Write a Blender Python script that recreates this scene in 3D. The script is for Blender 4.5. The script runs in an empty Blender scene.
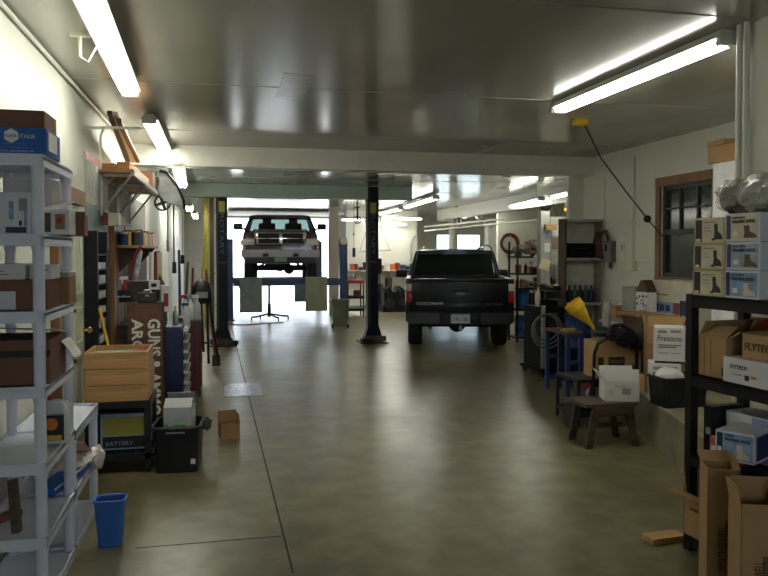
import bpy, bmesh, math, random
from mathutils import Vector, Matrix
random.seed(7)
R = math.radians
scene = bpy.context.scene
COL = scene.collection
F = 735.0; EYE = 1.72; YAW = R(12.4); HOR = 251.0
cs, sn = math.cos(YAW), math.sin(YAW)

# ---------- pixel helpers: a point on a given room plane ----------
def at(u, v, Y):
    k = (u-384)/F
    X = Y*(k*cs+sn)/(cs-k*sn)
    d = X*sn+Y*cs
    return Vector((X, Y, EYE-(v-HOR)*d/F))
def ax(u, v, X):
    k = (u-384)/F
    Y = X*(cs-k*sn)/(k*cs+sn)
    d = X*sn+Y*cs
    return Vector((X, Y, EYE-(v-HOR)*d/F))
def fl(u, v, z=0.0):
    d = F*(EYE-z)/(v-HOR); xc = (u-384)/F*d
    return Vector((xc*cs+d*sn, -xc*sn+d*cs, z))

# ---------- materials ----------
MATS = {}
def mat(name, col, rough=0.6, metal=0.0, var=0.12, scale=6.0, bump=0.0, bscale=40.0, emit=None, es=1.0, spec=0.5, trans=0.0, stretch=None, alpha=1.0, coat=0.0):
    if name in MATS: return MATS[name]
    m = bpy.data.materials.new(name); m.use_nodes = True
    nt = m.node_tree; b = nt.nodes['Principled BSDF']
    b.inputs['Roughness'].default_value = rough
    b.inputs['Metallic'].default_value = metal
    b.inputs['Specular IOR Level'].default_value = spec
    b.inputs['Coat Weight'].default_value = coat
    if trans: b.inputs['Transmission Weight'].default_value = trans
    if alpha < 1: b.inputs['Alpha'].default_value = alpha
    tc = nt.nodes.new('ShaderNodeTexCoord'); mp = nt.nodes.new('ShaderNodeMapping')
    nt.links.new(tc.outputs['Object'], mp.inputs[0])
    if stretch: mp.inputs['Scale'].default_value = stretch
    n = nt.nodes.new('ShaderNodeTexNoise'); n.inputs['Scale'].default_value = scale; n.inputs['Detail'].default_value = 5
    nt.links.new(mp.outputs[0], n.inputs['Vector'])
    cr = nt.nodes.new('ShaderNodeValToRGB')
    e = cr.color_ramp.elements
    e[0].position = .3; e[1].position = .7
    e[0].color = tuple(c*(1-var) for c in col)+(1,); e[1].color = tuple(min(1, c*(1+var)) for c in col)+(1,)
    nt.links.new(n.outputs['Fac'], cr.inputs[0]); nt.links.new(cr.outputs[0], b.inputs['Base Color'])
    if bump:
        n2 = nt.nodes.new('ShaderNodeTexNoise'); n2.inputs['Scale'].default_value = bscale
        nt.links.new(mp.outputs[0], n2.inputs['Vector'])
        bp = nt.nodes.new('ShaderNodeBump'); bp.inputs['Strength'].default_value = bump; bp.inputs['Distance'].default_value = .02
        nt.links.new(n2.outputs['Fac'], bp.inputs['Height']); nt.links.new(bp.outputs[0], b.inputs['Normal'])
    if emit:
        b.inputs['Emission Color'].default_value = tuple(emit)+(1,); b.inputs['Emission Strength'].default_value = es
    MATS[name] = m
    return m
def srgb(r, g, b):
    return tuple(((c/255)/12.92 if c/255 <= .04045 else ((c/255+.055)/1.055)**2.4) for c in (r, g, b))

TUBE_E = 27.0
WHITE = mat('white_paint', (.72,.71,.62), .55, var=.06, scale=2, bump=.05, bscale=30)
WALLM = mat('wall_paint', (.70,.70,.60), .6, var=.07, scale=1.5, bump=.15, bscale=25)
TRIMW = mat('trim_paint', (.66,.66,.58), .45, var=.05)
GREENP = mat('green_paint', (.42,.52,.45), .5, var=.05)
WOODT = mat('trim_wood', (.24,.12,.05), .5, var=.3, scale=10, stretch=(1,1,.12))
WOODL = mat('pine_wood', (.50,.28,.10), .5, var=.25, scale=8, stretch=(.3,4,6))
WOODD = mat('dark_wood', (.075,.05,.03), .7, var=.4, scale=10, stretch=(.4,4,4))
WOODR = mat('red_wood', (.16,.06,.03), .5, var=.35, scale=9, stretch=(4,4,.3))
CARD = mat('cardboard', (.30,.17,.075), .85, var=.08, scale=5)
CARDD = mat('dark_cardboard', (.17,.085,.055), .85, var=.1, scale=5)
CARDK = mat('kraft_cardboard', (.40,.25,.11), .85, var=.08, scale=5)
BLACK = mat('black_paint', (.008,.008,.010), .45, var=.3, spec=.3)
BLACKP = mat('black_plastic', (.012,.013,.014), .45, var=.3, bump=.1, spec=.3)
BLACKM = mat('matte_black', (.008,.008,.009), .7, var=.3, spec=.12)
RUBBER = mat('rubber', (.012,.012,.012), .8, var=.3, bump=.3)
STEEL = mat('steel', (.42,.42,.42), .35, 1.0, var=.15)
DSTEEL = mat('dark_steel', (.045,.045,.048), .5, .5, var=.3)
CHROME = mat('chrome', (.75,.75,.77), .12, 1.0, var=.04)
BRASS = mat('brass', (.70,.50,.16), .25, 1.0, var=.1)
GALV = mat('galvanised_steel', (.45,.46,.46), .4, .6, var=.15)
PWHITE = mat('white_plastic', (.69,.72,.82), .4, var=.04, bump=.08)
BOXW = mat('white_box', (.66,.66,.66), .7, var=.05)
PAPER = mat('paper', (.72,.71,.66), .8, var=.1, scale=20)
BLUE = mat('blue_paint', (.009,.03,.12), .45, var=.12)
LBLUE = mat('blue_plastic', (.035,.15,.48), .42, var=.06)
NAPAB = mat('blue_carton', (.01,.11,.42), .55, var=.05)
RED = mat('red_paint', (.42,.02,.02), .4, var=.1)
DRED = mat('dark_red_paint', (.13,.012,.015), .4, var=.2)
YELLOW = mat('yellow_paint', (.70,.42,.02), .45, var=.08)
YGREEN = mat('olive_yellow', (.32,.29,.04), .5, var=.12)
ORANGE = mat('orange_paint', (.65,.16,.02), .5, var=.08)
GREEN = mat('green_label', (.10,.42,.05), .5, var=.05)
DGREEN = mat('dark_green', (.015,.075,.045), .45, var=.15)
GREY = mat('grey_paint', (.25,.26,.26), .5, var=.08)
LGREY = mat('light_grey', (.45,.46,.45), .5, var=.08)
OLIVE = mat('olive_plastic', (.17,.20,.12), .5, var=.1)
NAVY = mat('navy_paint', (.012,.025,.09), .4, var=.15)
LAV = mat('lavender_print', (.30,.30,.52), .6, var=.1)
MAROON = mat('maroon_print', (.22,.03,.03), .6, var=.1)
BLKINK = mat('black_ink', (.01,.01,.01), .6, var=.1)
WHTINK = mat('white_ink', (.80,.78,.68), .6, var=.05)
TAN = mat('tan_print', (.64,.58,.40), .7, var=.08)
SKYB = mat('pale_blue_print', (.22,.33,.50), .6, var=.2, scale=30)
BROWN = mat('brown_leather', (.10,.055,.03), .6, var=.3, scale=20)
CABLE = mat('cable', (.02,.02,.02), .6, var=.1)
PLATEM = mat('number_plate', (.55,.56,.62), .5, var=.1, scale=15)
GREENPL = mat('green_number_plate', (.20,.33,.22), .5, var=.1)
TUBE = mat('tube_glow', (.9,.9,.9), .5, emit=(1.0,.99,.89), es=TUBE_E)
TAILR = mat('tail_lamp_red', (.45,.01,.02), .15, var=.1)
TAILC = mat('tail_lamp_clear', (.55,.50,.40), .15, var=.1)
CARB = mat('black_car_paint', (.005,.007,.007), .3, .0, var=.1, spec=.3, coat=.12)
CARR = mat('maroon_car_paint', (.055,.008,.012), .22, .0, var=.1, coat=.5)
GLASSD = mat('dark_glass', (.01,.014,.014), .06, .0, var=.1)
def glass(name, col, rough=.02, mixf=.35):
    m = bpy.data.materials.new(name); m.use_nodes = True; nt = m.node_tree
    o = nt.nodes['Material Output']; nt.nodes.remove(nt.nodes['Principled BSDF'])
    t = nt.nodes.new('ShaderNodeBsdfTransparent'); t.inputs[0].default_value = col+(1,)
    g = nt.nodes.new('ShaderNodeBsdfGlossy'); g.inputs['Roughness'].default_value = rough; g.inputs[0].default_value = (1,1,1,1)
    f = nt.nodes.new('ShaderNodeFresnel'); f.inputs[0].default_value = 1.3+mixf
    x = nt.nodes.new('ShaderNodeMixShader')
    nt.links.new(f.outputs[0], x.inputs[0]); nt.links.new(t.outputs[0], x.inputs[1]); nt.links.new(g.outputs[0], x.inputs[2]); nt.links.new(x.outputs[0], o.inputs[0])
    return m
GLASS = glass('clear_glass', (.8,.85,.85)); TINT = glass('tinted_glass', (.25,.30,.28))
FILM = glass('plastic_film', (.82,.82,.80), .12, .6)

# ---------- mesh builder ----------
class M:
    def __init__(s): s.bm = bmesh.new()
    def _xf(s, vs, c, rz=0, rx=0, ry=0):
        m = Matrix.Translation(Vector(c)) @ Matrix.Rotation(rz,4,'Z') @ Matrix.Rotation(ry,4,'Y') @ Matrix.Rotation(rx,4,'X')
        for v in vs: v.co = m @ v.co
    def box(s, c, sz, rz=0, rx=0, ry=0, bev=0):
        r = bmesh.ops.create_cube(s.bm, size=1); vs = r['verts']
        for v in vs: v.co = Vector((v.co.x*sz[0], v.co.y*sz[1], v.co.z*sz[2]))
        if bev:
            es = list({e for v in vs for e in v.link_edges})
            q = bmesh.ops.bevel(s.bm, geom=es, offset=bev, segments=2, affect='EDGES', profile=.6)
            vs = list({v for f in q['faces'] for v in f.verts} | {v for v in vs if v.is_valid})
            st = set(vs); fr = list(vs)
            while fr:
                v = fr.pop()
                for e in v.link_edges:
                    o = e.other_vert(v)
                    if o not in st: st.add(o); fr.append(o)
            vs = list(st)
        s._xf(vs, c, rz, rx, ry); return s
    def bx(s, x0,x1,y0,y1,z0,z1, bev=0):
        return s.box(((x0+x1)/2,(y0+y1)/2,(z0+z1)/2), (abs(x1-x0),abs(y1-y0),abs(z1-z0)), bev=bev)
    def cyl(s, p, q, r, r2=None, n=16, caps=True):
        p = Vector(p); q = Vector(q); d = q-p; L = d.length
        if L < 1e-6: return s
        rr = bmesh.ops.create_cone(s.bm, cap_ends=caps, segments=n, radius1=r, radius2=r if r2 is None else r2, depth=L)
        m = Matrix.Translation((p+q)/2) @ d.to_track_quat('Z','Y').to_matrix().to_4x4()
        for v in rr['verts']: v.co = m @ v.co
        return s
    def tube(s, pts, r, n=8, closed=False):
        pts = [Vector(p) for p in pts]; N = len(pts); rings = []
        up = None
        for i, p in enumerate(pts):
            if closed: d = pts[(i+1)%N]-pts[i-1]
            else: d = pts[min(i+1,N-1)]-pts[max(i-1,0)]
            d.normalize()
            if up is None: up = d.orthogonal().normalized()
            up = (up-d*up.dot(d))
            if up.length < 1e-5: up = d.orthogonal()
            up.normalize(); w = d.cross(up)
            rings.append([s.bm.verts.new(p+up*r*math.cos(2*math.pi*k/n)+w*r*math.sin(2*math.pi*k/n)) for k in range(n)])
        for i in range(N if closed else N-1):
            a, b = rings[i], rings[(i+1)%N]
            for k in range(n): s.bm.faces.new((a[k],a[(k+1)%n],b[(k+1)%n],b[k]))
        if not closed:
            s.bm.faces.new(rings[0][::-1]); s.bm.faces.new(rings[-1])
        return s
    def lathe(s, prof, c=(0,0,0), n=20, rx=0, ry=0, rz=0):
        rings = []; allv = []
        for r, z in prof:
            ring = [s.bm.verts.new((max(r,1e-4)*math.cos(2*math.pi*k/n), max(r,1e-4)*math.sin(2*math.pi*k/n), z)) for k in range(n)]
            rings.append(ring); allv += ring
        for a, b in zip(rings, rings[1:]):
            for k in range(n): s.bm.faces.new((a[k],a[(k+1)%n],b[(k+1)%n],b[k]))
        s.bm.faces.new(rings[0][::-1]); s.bm.faces.new(rings[-1])
        s._xf(allv, c, rz, rx, ry); return s
    def prism(s, pts, axis, a, b):
        def mk(p, t):
            return {'x':(t,p[0],p[1]), 'y':(p[0],t,p[1]), 'z':(p[0],p[1],t)}[axis]
        A = [s.bm.verts.new(mk(p,a)) for p in pts]; B = [s.bm.verts.new(mk(p,b)) for p in pts]
        n = len(pts)
        s.bm.faces.new(A); s.bm.faces.new(B[::-1])
        for k in range(n): s.bm.faces.new((A[k],B[k],B[(k+1)%n],A[(k+1)%n]))
        return s
    def loft(s, loops):
        L = [[s.bm.verts.new(p) for p in lp] for lp in loops]; n = len(L[0])
        for a, b in zip(L, L[1:]):
            for k in range(n): s.bm.faces.new((a[k],a[(k+1)%n],b[(k+1)%n],b[k]))
        s.bm.faces.new(L[0][::-1]); s.bm.faces.new(L[-1]); return s
    def blob(s, c, sz, n=2, j=0.0, rz=0):
        r = bmesh.ops.create_icosphere(s.bm, subdivisions=n, radius=1)
        for v in r['verts']:
            k = 1+random.uniform(-j,j)
            v.co = Vector((v.co.x*sz[0]*k, v.co.y*sz[1]*k, v.co.z*sz[2]*k))
        s._xf(r['verts'], c, rz); return s
    def torus(s, c, R_, r, n=28, m=8, rx=0, ry=0, rz=0):
        mt = Matrix.Translation(Vector(c)) @ Matrix.Rotation(rz,4,'Z') @ Matrix.Rotation(ry,4,'Y') @ Matrix.Rotation(rx,4,'X')
        return s.tube([mt @ Vector((R_*math.cos(2*math.pi*k/n), R_*math.sin(2*math.pi*k/n), 0)) for k in range(n)], r, m, closed=True)

WM = {}
def build(name, m, ma, parent=None, world=False, smooth=False):
    """links m.bm as ONE mesh object; local frame of the parent unless world=True"""
    bmesh.ops.recalc_face_normals(m.bm, faces=m.bm.faces)
    if parent is not None and world:
        inv = WM[parent.name].inverted()
        for v in m.bm.verts: v.co = inv @ v.co
    off = None
    if parent is None:
        xs = [v.co.x for v in m.bm.verts]; ys = [v.co.y for v in m.bm.verts]; zs = [v.co.z for v in m.bm.verts]
        off = Vector(((min(xs)+max(xs))/2, (min(ys)+max(ys))/2, min(zs)))
        for v in m.bm.verts: v.co -= off
    me = bpy.data.meshes.new(name); m.bm.to_mesh(me); m.bm.free()
    me.materials.append(ma)
    if smooth:
        for p in me.polygons: p.use_smooth = True
        try: me.set_sharp_from_angle(angle=R(40))
        except Exception: pass
    o = bpy.data.objects.new(name, me); COL.objects.link(o)
    if parent is not None: o.parent = parent; WM[o.name] = WM[parent.name].copy()
    else: o.location = off; WM[o.name] = Matrix.Translation(off)
    return o
def tag(o, label, cat, group=None, kind=None):
    o['label'] = label; o['category'] = cat
    if group: o['group'] = group
    if kind: o['kind'] = kind
    return o
def thing(name, label, cat, loc=(0,0,0), rz=0, group=None):
    o = bpy.data.objects.new(name, None); COL.objects.link(o); o.empty_display_size = .1
    o.location = loc; o.rotation_euler = (0,0,rz)
    WM[o.name] = Matrix.Translation(Vector(loc)) @ Matrix.Rotation(rz,4,'Z')
    return tag(o, label, cat, group)
def struct(name, m, ma, parent=None):
    o = build(name, m, ma, parent)
    if parent is None: o['kind'] = 'structure'
    return o
def copy_thing(root, loc, rz=None, label=None):
    c = root.copy(); COL.objects.link(c); c.location = loc
    if rz is not None: c.rotation_euler = (0,0,rz)
    if label: c['label'] = label
    WM[c.name] = Matrix.Translation(Vector(loc)) @ Matrix.Rotation(c.rotation_euler.z,4,'Z')
    for ch in [o for o in COL.objects if o.parent == root]:
        d = ch.copy(); COL.objects.link(d); d.parent = c
        for g in [o for o in COL.objects if o.parent == ch]:
            e = g.copy(); COL.objects.link(e); e.parent = d
    return c
def text(s, mx, w, h, ma, parent, name='lettering', ext=.001, font_bold=0.0):
    """text in its local XY plane, placed by matrix mx (parent's local frame), fitted to w x h, lower-left origin"""
    cu = bpy.data.curves.new(name, 'FONT'); cu.body = s; cu.extrude = ext; cu.offset = font_bold; cu.resolution_u = 2
    t = bpy.data.objects.new('t', cu); COL.objects.link(t)
    dg = bpy.context.evaluated_depsgraph_get(); dg.update()
    me = bpy.data.meshes.new_from_object(t.evaluated_get(dg))
    bpy.data.objects.remove(t)
    xs = [v.co.x for v in me.vertices]; ys = [v.co.y for v in me.vertices]
    if not xs: return None
    x0, x1, y0, y1 = min(xs), max(xs), min(ys), max(ys)
    for v in me.vertices:
        v.co = mx @ Vector(((v.co.x-x0)/(x1-x0)*w, (v.co.y-y0)/(y1-y0)*h, v.co.z))
    me.materials.clear(); me.materials.append(ma); me.name = name
    o = bpy.data.objects.new(name, me); COL.objects.link(o); o.parent = parent; WM[o.name] = WM[parent.name].copy()
    return o
def face_mx(size, face, a, b, eps=.0015):
    """matrix whose XY plane lies on a carton's face; a across, b up, from lower left of the face seen from outside"""
    w, d, h = size
    if face == 'f': o = Vector((-w/2+a, -d/2-eps, b)); X, Y = Vector((1,0,0)), Vector((0,0,1))
    if face == 'l': o = Vector((-w/2-eps, d/2-a, b)); X, Y = Vector((0,-1,0)), Vector((0,0,1))
    if face == 'r': o = Vector((w/2+eps, -d/2+a, b)); X, Y = Vector((0,1,0)), Vector((0,0,1))
    if face == 't': o = Vector((-w/2+a, -d/2+b, h+eps)); X, Y = Vector((1,0,0)), Vector((0,1,0))
    Z = X.cross(Y)
    m = Matrix.Identity(4)
    for i in range(3): m[i][0], m[i][1], m[i][2], m[i][3] = X[i], Y[i], Z[i], o[i]
    return m
def patch(size, face, a, b, pw, ph, ma, parent, name='printed_panel', t=.002, i=0):
    t = .0015+.0005*i
    mx = face_mx(size, face, a, b, 0)
    m = M(); m.box((pw/2, ph/2, t/2), (pw, ph, t))
    for v in m.bm.verts: v.co = mx @ v.co
    return build(name, m, ma, parent)
def carton(name, label, loc, size, rz=0, ma=None, flaps=None, cat='box', group=None, prints=(), tape=None):
    """prints: ('p',face,a,b,w,h,mat) fractions of the face, or ('t',face,a,b,w,h,mat,text[,rot])"""
    ma = ma or CARD; w, d, h = size
    t = thing(name, label, cat, loc, rz, group)
    m = M()
    if flaps is None:
        m.box((0,0,h/2), size, bev=min(.006, h*.04))
        m.bx(-w/2+.004, w/2-.004, -.001, .001, h-.001, h+.0008)
        build('carton', m, ma, t)
    else:
        k = .005
        m.bx(-w/2,w/2,-d/2,d/2,0,k)
        m.bx(-w/2,w/2,-d/2,-d/2+k,0,h); m.bx(-w/2,w/2,d/2-k,d/2,0,h)
        m.bx(-w/2,-w/2+k,-d/2,d/2,0,h); m.bx(w/2-k,w/2,-d/2,d/2,0,h)
        build('carton', m, ma, t)
        fd = min(w,d)*.48
        for s, ang in flaps.items():
            q = M(); a = R(ang)   # 0 = closed flat, 90 = upright, 180 = folded outward-horizontal
            L = fd if s in 'fb' else min(fd, w*.45)
            if s == 'f': q.box((0,-d/2-math.cos(math.pi-a)*L/2, h+math.sin(a)*L/2), (w*.98, L, .004), rx=a)
            if s == 'b': q.box((0, d/2+math.cos(math.pi-a)*L/2, h+math.sin(a)*L/2), (w*.98, L, .004), rx=-a)
            if s == 'l': q.box((-w/2-math.cos(math.pi-a)*L/2,0, h+math.sin(a)*L/2), (L, d*.98, .004), ry=-a)
            if s == 'r': q.box(( w/2+math.cos(math.pi-a)*L/2,0, h+math.sin(a)*L/2), (L, d*.98, .004), ry=a)
            build('flap', q, ma, t)
    for i, p in enumerate(prints):
        fw = w if p[1] in 'ft' else d; fh = h if p[1] != 't' else d
        if p[0] == 'p': patch(size, p[1], p[2]*fw, p[3]*fh, p[4]*fw, p[5]*fh, p[6], t, i=i)
        else:
            mx = face_mx(size, p[1], p[2]*fw, p[3]*fh, .0022+.0005*i)
            if len(p) > 8: mx = mx @ Matrix.Rotation(R(p[8]),4,'Z')
            if len(p) > 8 and abs(p[8]) == 90: text(p[7], mx, p[5]*fh, p[4]*fw, p[6], t, ext=.0008)
            else: text(p[7], mx, p[4]*fw, p[5]*fh, p[6], t, ext=.0008)
    return t
def pb(u0,u1,v0,v1,Y,dep):
    """front face seen in the photo at room depth Y -> base centre and size"""
    a = at(u0,v1,Y); b = at(u1,v0,Y)
    c1 = at((u0+u1)/2,v1,Y); c0 = at((u0+u1)/2,v0,Y)
    return (((a.x+b.x)/2, Y+dep/2, c1.z), (b.x-a.x, dep, c0.z-c1.z))
def rrect(w, h, r, n=4):
    """rounded rectangle outline, centred"""
    out = []
    for cx, cy, a0 in ((w/2-r,h/2-r,0),(-w/2+r,h/2-r,90),(-w/2+r,-h/2+r,180),(w/2-r,-h/2+r,270)):
        for k in range(n+1):
            a = R(a0+90*k/n); out.append((cx+r*math.cos(a), cy+r*math.sin(a)))
    return out

# ---------- camera ----------
cam = bpy.data.cameras.new('camera'); co = bpy.data.objects.new('camera', cam); COL.objects.link(co)
cam.lens = F/768*36; cam.sensor_width = 36; cam.clip_start = .05
co.location = (0,0,EYE); co.rotation_euler = (R(90-1.4), 0, -YAW)
cam.shift_y = -(HOR-(288-F*math.tan(R(1.4))))*-1/768
scene.camera = co

# ---------- the setting ----------
HC, HR = 3.10, 2.92
XL, XW, XN = -1.2, 5.34, 3.13
YB, YJ, YBM, YE, YF, XR = -3.5, 3.98, 9.95, 10.75, 24.6, 10.3
YP = 17.9
def floor_mat():
    m = bpy.data.materials.new('concrete_floor'); m.use_nodes = True; nt = m.node_tree; b = nt.nodes['Principled BSDF']
    L = nt.links.new; N = nt.nodes.new
    tc = N('ShaderNodeTexCoord')
    def noise(sc, det=6, st=None):
        n = N('ShaderNodeTexNoise'); n.inputs['Scale'].default_value = sc; n.inputs['Detail'].default_value = det
        mp = N('ShaderNodeMapping'); L(tc.outputs['Object'], mp.inputs[0]); L(mp.outputs[0], n.inputs['Vector'])
        if st: mp.inputs['Scale'].default_value = st
        return n
    n1, n2, n3 = noise(.7), noise(5), noise(30)
    cr = N('ShaderNodeValToRGB'); e = cr.color_ramp.elements
    e[0].position=.40; e[0].color=(.115,.098,.044,1); e[1].position=.62; e[1].color=(.225,.20,.105,1)
    mx = N('ShaderNodeMixRGB'); mx.inputs[0].default_value=.6; L(n1.outputs['Fac'], mx.inputs[1]); L(n2.outputs['Fac'], mx.inputs[2]); L(mx.outputs[0], cr.inputs[0])
    # dark oil stains
    cs_ = N('ShaderNodeValToRGB'); cs_.color_ramp.elements[0].position=.5; cs_.color_ramp.elements[0].color=(1,1,1,1); cs_.color_ramp.elements[1].position=.85; cs_.color_ramp.elements[1].color=(.45,.42,.38,1)
    n4 = noise(1.1, 3, (1,1.6,1)); L(n4.outputs['Fac'], cs_.inputs[0])
    m2 = N('ShaderNodeMixRGB'); m2.blend_type='MULTIPLY'; m2.inputs[0].default_value=.8; L(cr.outputs[0], m2.inputs[1]); L(cs_.outputs[0], m2.inputs[2])
    L(m2.outputs[0], b.inputs['Base Color'])
    rr = N('ShaderNodeMapRange'); rr.inputs['From Min'].default_value=.3; rr.inputs['From Max'].default_value=.7; rr.inputs['To Min'].default_value=.28; rr.inputs['To Max'].default_value=.35
    n5 = noise(2.5, 4); L(n5.outputs['Fac'], rr.inputs[0]); L(rr.outputs[0], b.inputs['Roughness'])
    b.inputs['Specular IOR Level'].default_value=.75
    bp = N('ShaderNodeBump'); bp.inputs['Strength'].default_value=.25; bp.inputs['Distance'].default_value=.01
    nb_ = noise(3, 2); L(nb_.outputs['Fac'], bp.inputs['Height']); L(bp.outputs[0], b.inputs['Normal'])
    return m
FLOORM = floor_mat()
def ceil_mat(name, col, rough, seams):
    m = bpy.data.materials.new(name); m.use_nodes = True; nt = m.node_tree; b = nt.nodes['Principled BSDF']
    L = nt.links.new; N = nt.nodes.new; tc = N('ShaderNodeTexCoord')
    n = N('ShaderNodeTexNoise'); n.inputs['Scale'].default_value=1.2; n.inputs['Detail'].default_value=4
    mp = N('ShaderNodeMapping'); mp.inputs['Scale'].default_value=(1.5,.5,1); L(tc.outputs['Object'], mp.inputs[0]); L(mp.outputs[0], n.inputs['Vector'])
    cr = N('ShaderNodeValToRGB'); e=cr.color_ramp.elements; e[0].position=.3; e[1].position=.7
    e[0].color=tuple(c*.88 for c in col)+(1,); e[1].color=tuple(c*1.08 for c in col)+(1,)
    L(n.outputs['Fac'], cr.inputs[0]); L(cr.outputs[0], b.inputs['Base Color'])
    b.inputs['Roughness'].default_value=rough; b.inputs['Specular IOR Level'].default_value=.9
    w = N('ShaderNodeTexNoise'); w.inputs['Scale'].default_value=1.0; w.inputs['Detail'].default_value=3
    mw = N('ShaderNodeMapping'); mw.inputs['Scale'].default_value=(2.2,.9,1); L(tc.outputs['Object'], mw.inputs[0]); L(mw.outputs[0], w.inputs['Vector'])
    bp = N('ShaderNodeBump'); bp.inputs['Strength'].default_value=.12; bp.inputs['Distance'].default_value=.02; L(w.outputs['Fac'], bp.inputs['Height']); L(bp.outputs[0], b.inputs['Normal'])
    return m
CEILM = ceil_mat('ceiling_gloss_paint', (.33,.32,.26), .17, 1)
CEILR = ceil_mat('rear_ceiling_gloss_paint', (.42,.44,.40), .15, 1)
m = M(); m.bx(XL-.15, XR+.2, YB-.2, YF+.25, -.2, 0); fo = struct('floor', m, FLOORM)
m = M(); m.bx(XL-.15, XW+.15, YB-.2, YBM, HC, HC+.15)
for yy in (1.4,3.85,6.3,8.75): m.bx(XL, XW, yy-.02, yy+.02, HC-.004, HC)
struct('ceiling', m, CEILM)
m = M(); m.bx(XL-.15, XR+.2, YBM+.25, YF+.2, HR, HR+.15)
for yy in (12.2,14.6,17.0,19.4,21.8): m.bx(XL, XR, yy-.02, yy+.02, HR-.004, HR)
struct('ceiling_rear', m, CEILR)
m = M(); m.bx(XL, XW, YBM, YBM+.28, 2.83, HC+.15); struct('trim_beam', m, TRIMW)
m = M(); m.bx(XL, 3.5, 13.45, 13.7, 2.69, HR); struct('trim_green_header', m, GREENP)
m = M(); m.bx(6.2,6.4,11.8,20.9,2.62,HR); struct('trim_rear_beam', m, TRIMW)
# left wall, with a door opening filled by door_1
m = M(); m.bx(XL-.15, XL, YB, YF, 0, HC+.1); struct('wall_left', m, WALLM)
# right wall: main, near jog
def wall_with_hole(m, X, th, y0, y1, z0, z1, hy0, hy1, hz0, hz1):
    m.bx(X,X+th,y0,hy0,z0,z1); m.bx(X,X+th,hy1,y1,z0,z1); m.bx(X,X+th,hy0,hy1,z0,hz0); m.bx(X,X+th,hy0,hy1,hz1,z1)
wa = ax(661,184,XW); wb = ax(713,275,XW)
WY0, WY1, WZ0, WZ1 = wb.y, wa.y, 1.40, 2.52
m = M(); wall_with_hole(m, XW, .15, YJ-.15, YE, 0, HC+.1, WY0, WY1, WZ0, WZ1); struct('wall_right', m, WALLM)
m = M(); m.bx(XN, XN+.15, YB, YJ, 0, HC+.1); m.bx(XN+.15, XW+.15, YJ-.15, YJ, 0, HC+.1); struct('wall_right_near', m, WALLM)
m = M(); m.bx(XW+.02, XR+.15, YE-.15, YE-.005, 0, HR+.1); struct('wall_jog', m, WALLM)
m = M(); m.bx(XR, XR+.15, YE, YF, 0, HR+.1); struct('wall_right_rear', m, WALLM)
LAVW = mat('lavender_wall', (.45,.43,.47), .6, var=.06)
m = M(); m.bx(6.95, XR, YP, YP+.12, 0, HR); struct('wall_divider_right', m, WALLM)
m = M(); m.bx(3.60, 5.75, 21.5, 21.62, 0, HR); struct('wall_divider_centre', m, WHITE)
# far wall with door opening and windows
m = M(); D0, D1, DZ = .12, 3.5, 2.80
FW = [(7.25,7.85),(8.0,8.9),(9.0,9.3)]
m.bx(XL,D0,YF,YF+.15,0,HR+.1); m.bx(D0,D1,YF,YF+.15,DZ,HR+.1); m.bx(D1,7.25,YF,YF+.15,0,HR+.1)
m.bx(7.25,9.3,YF,YF+.15,0,1.1); m.bx(7.25,9.3,YF,YF+.15,2.32,HR+.1); m.bx(7.85,8.0,YF,YF+.15,1.1,2.32); m.bx(8.9,9.0,YF,YF+.15,1.1,2.32); m.bx(9.3,XR+.15,YF,YF+.15,0,HR+.1)
struct('wall_far', m, WALLM)
for i,(a,b) in enumerate(FW):
    m = M(); 
    for q in ((a,a+.04,1.1,2.32),(b-.04,b,1.1,2.32),(a,b,1.1,1.14),(a,b,2.28,2.32)): m.bx(q[0],q[1],YF-.02,YF+.05,q[2],q[3])
    w = struct('window_%d'%(i+2), m, TRIMW)
    g = M(); g.bx(a+.04,b-.04,YF+.01,YF+.016,1.14,2.28); o = build('pane', g, GLASS, w, world=True)
# wall behind the camera with a wide opening for daylight
m = M(); m.bx(XL,XN,YB-.15,YB,0,.9); m.bx(XL,XN,YB-.15,YB,2.4,HC+.1); m.bx(XL,.1,YB-.15,YB,.9,2.4); m.bx(1.7,XN,YB-.15,YB,.9,2.4)
struct('wall_behind', m, WALLM)
# window_1 on the right wall
m = M(); t_ = .09
m.bx(XW-.035,XW,WY0-t_,WY1+t_,WZ1,WZ1+.11); m.bx(XW-.035,XW,WY0-t_,WY1+t_,WZ0-.11,WZ0); m.bx(XW-.03,XW,WY0-t_,WY0,WZ0,WZ1); m.bx(XW-.03,XW,WY1,WY1+t_,WZ0,WZ1)
w1 = struct('window_1', m, WOODT)
sash = mat('dark_sash', (.035,.04,.035), .4)
m = M(); x0=XW+.02
for q in ((WY0,WY0+.05,WZ0,WZ1),(WY1-.05,WY1,WZ0,WZ1),(WY0,WY1,WZ0,WZ0+.05),(WY0,WY1,WZ1-.05,WZ1),(WY0,WY1,(WZ0+WZ1)/2-.04,(WZ0+WZ1)/2+.02)):
    m.bx(x0,x0+.05,q[0],q[1],q[2],q[3])
for k in (1,2): yy=WY0+(WY1-WY0)*k/3; m.bx(x0+.01,x0+.03,yy-.01,yy+.01,(WZ0+WZ1)/2,WZ1)
zz=WZ1-.28; m.bx(x0+.01,x0+.03,WY0,WY1,zz-.01,zz+.01)
build('sash', m, sash, w1, world=True)
m = M(); m.bx(x0+.035,x0+.04,WY0,WY1,WZ0,WZ1); build('pane', m, mat('window_dusk_glass', (.02,.03,.022), .12, var=.1), w1, world=True)
m = M(); 
for k in range(24): zz=WZ0+.02+k*.046; m.box((XW+.10,(WY0+WY1)/2,zz),(.035,WY1-WY0-.02,.003),ry=R(50))
build('blind', m, mat('blind_slats',(.16,.19,.14),.6), w1, world=True)
m = M(); m.bx(XW+.145,XW+.15,WY0,WY1,WZ0,WZ1); build('backing', m, BLACK, w1, world=True)
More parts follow.
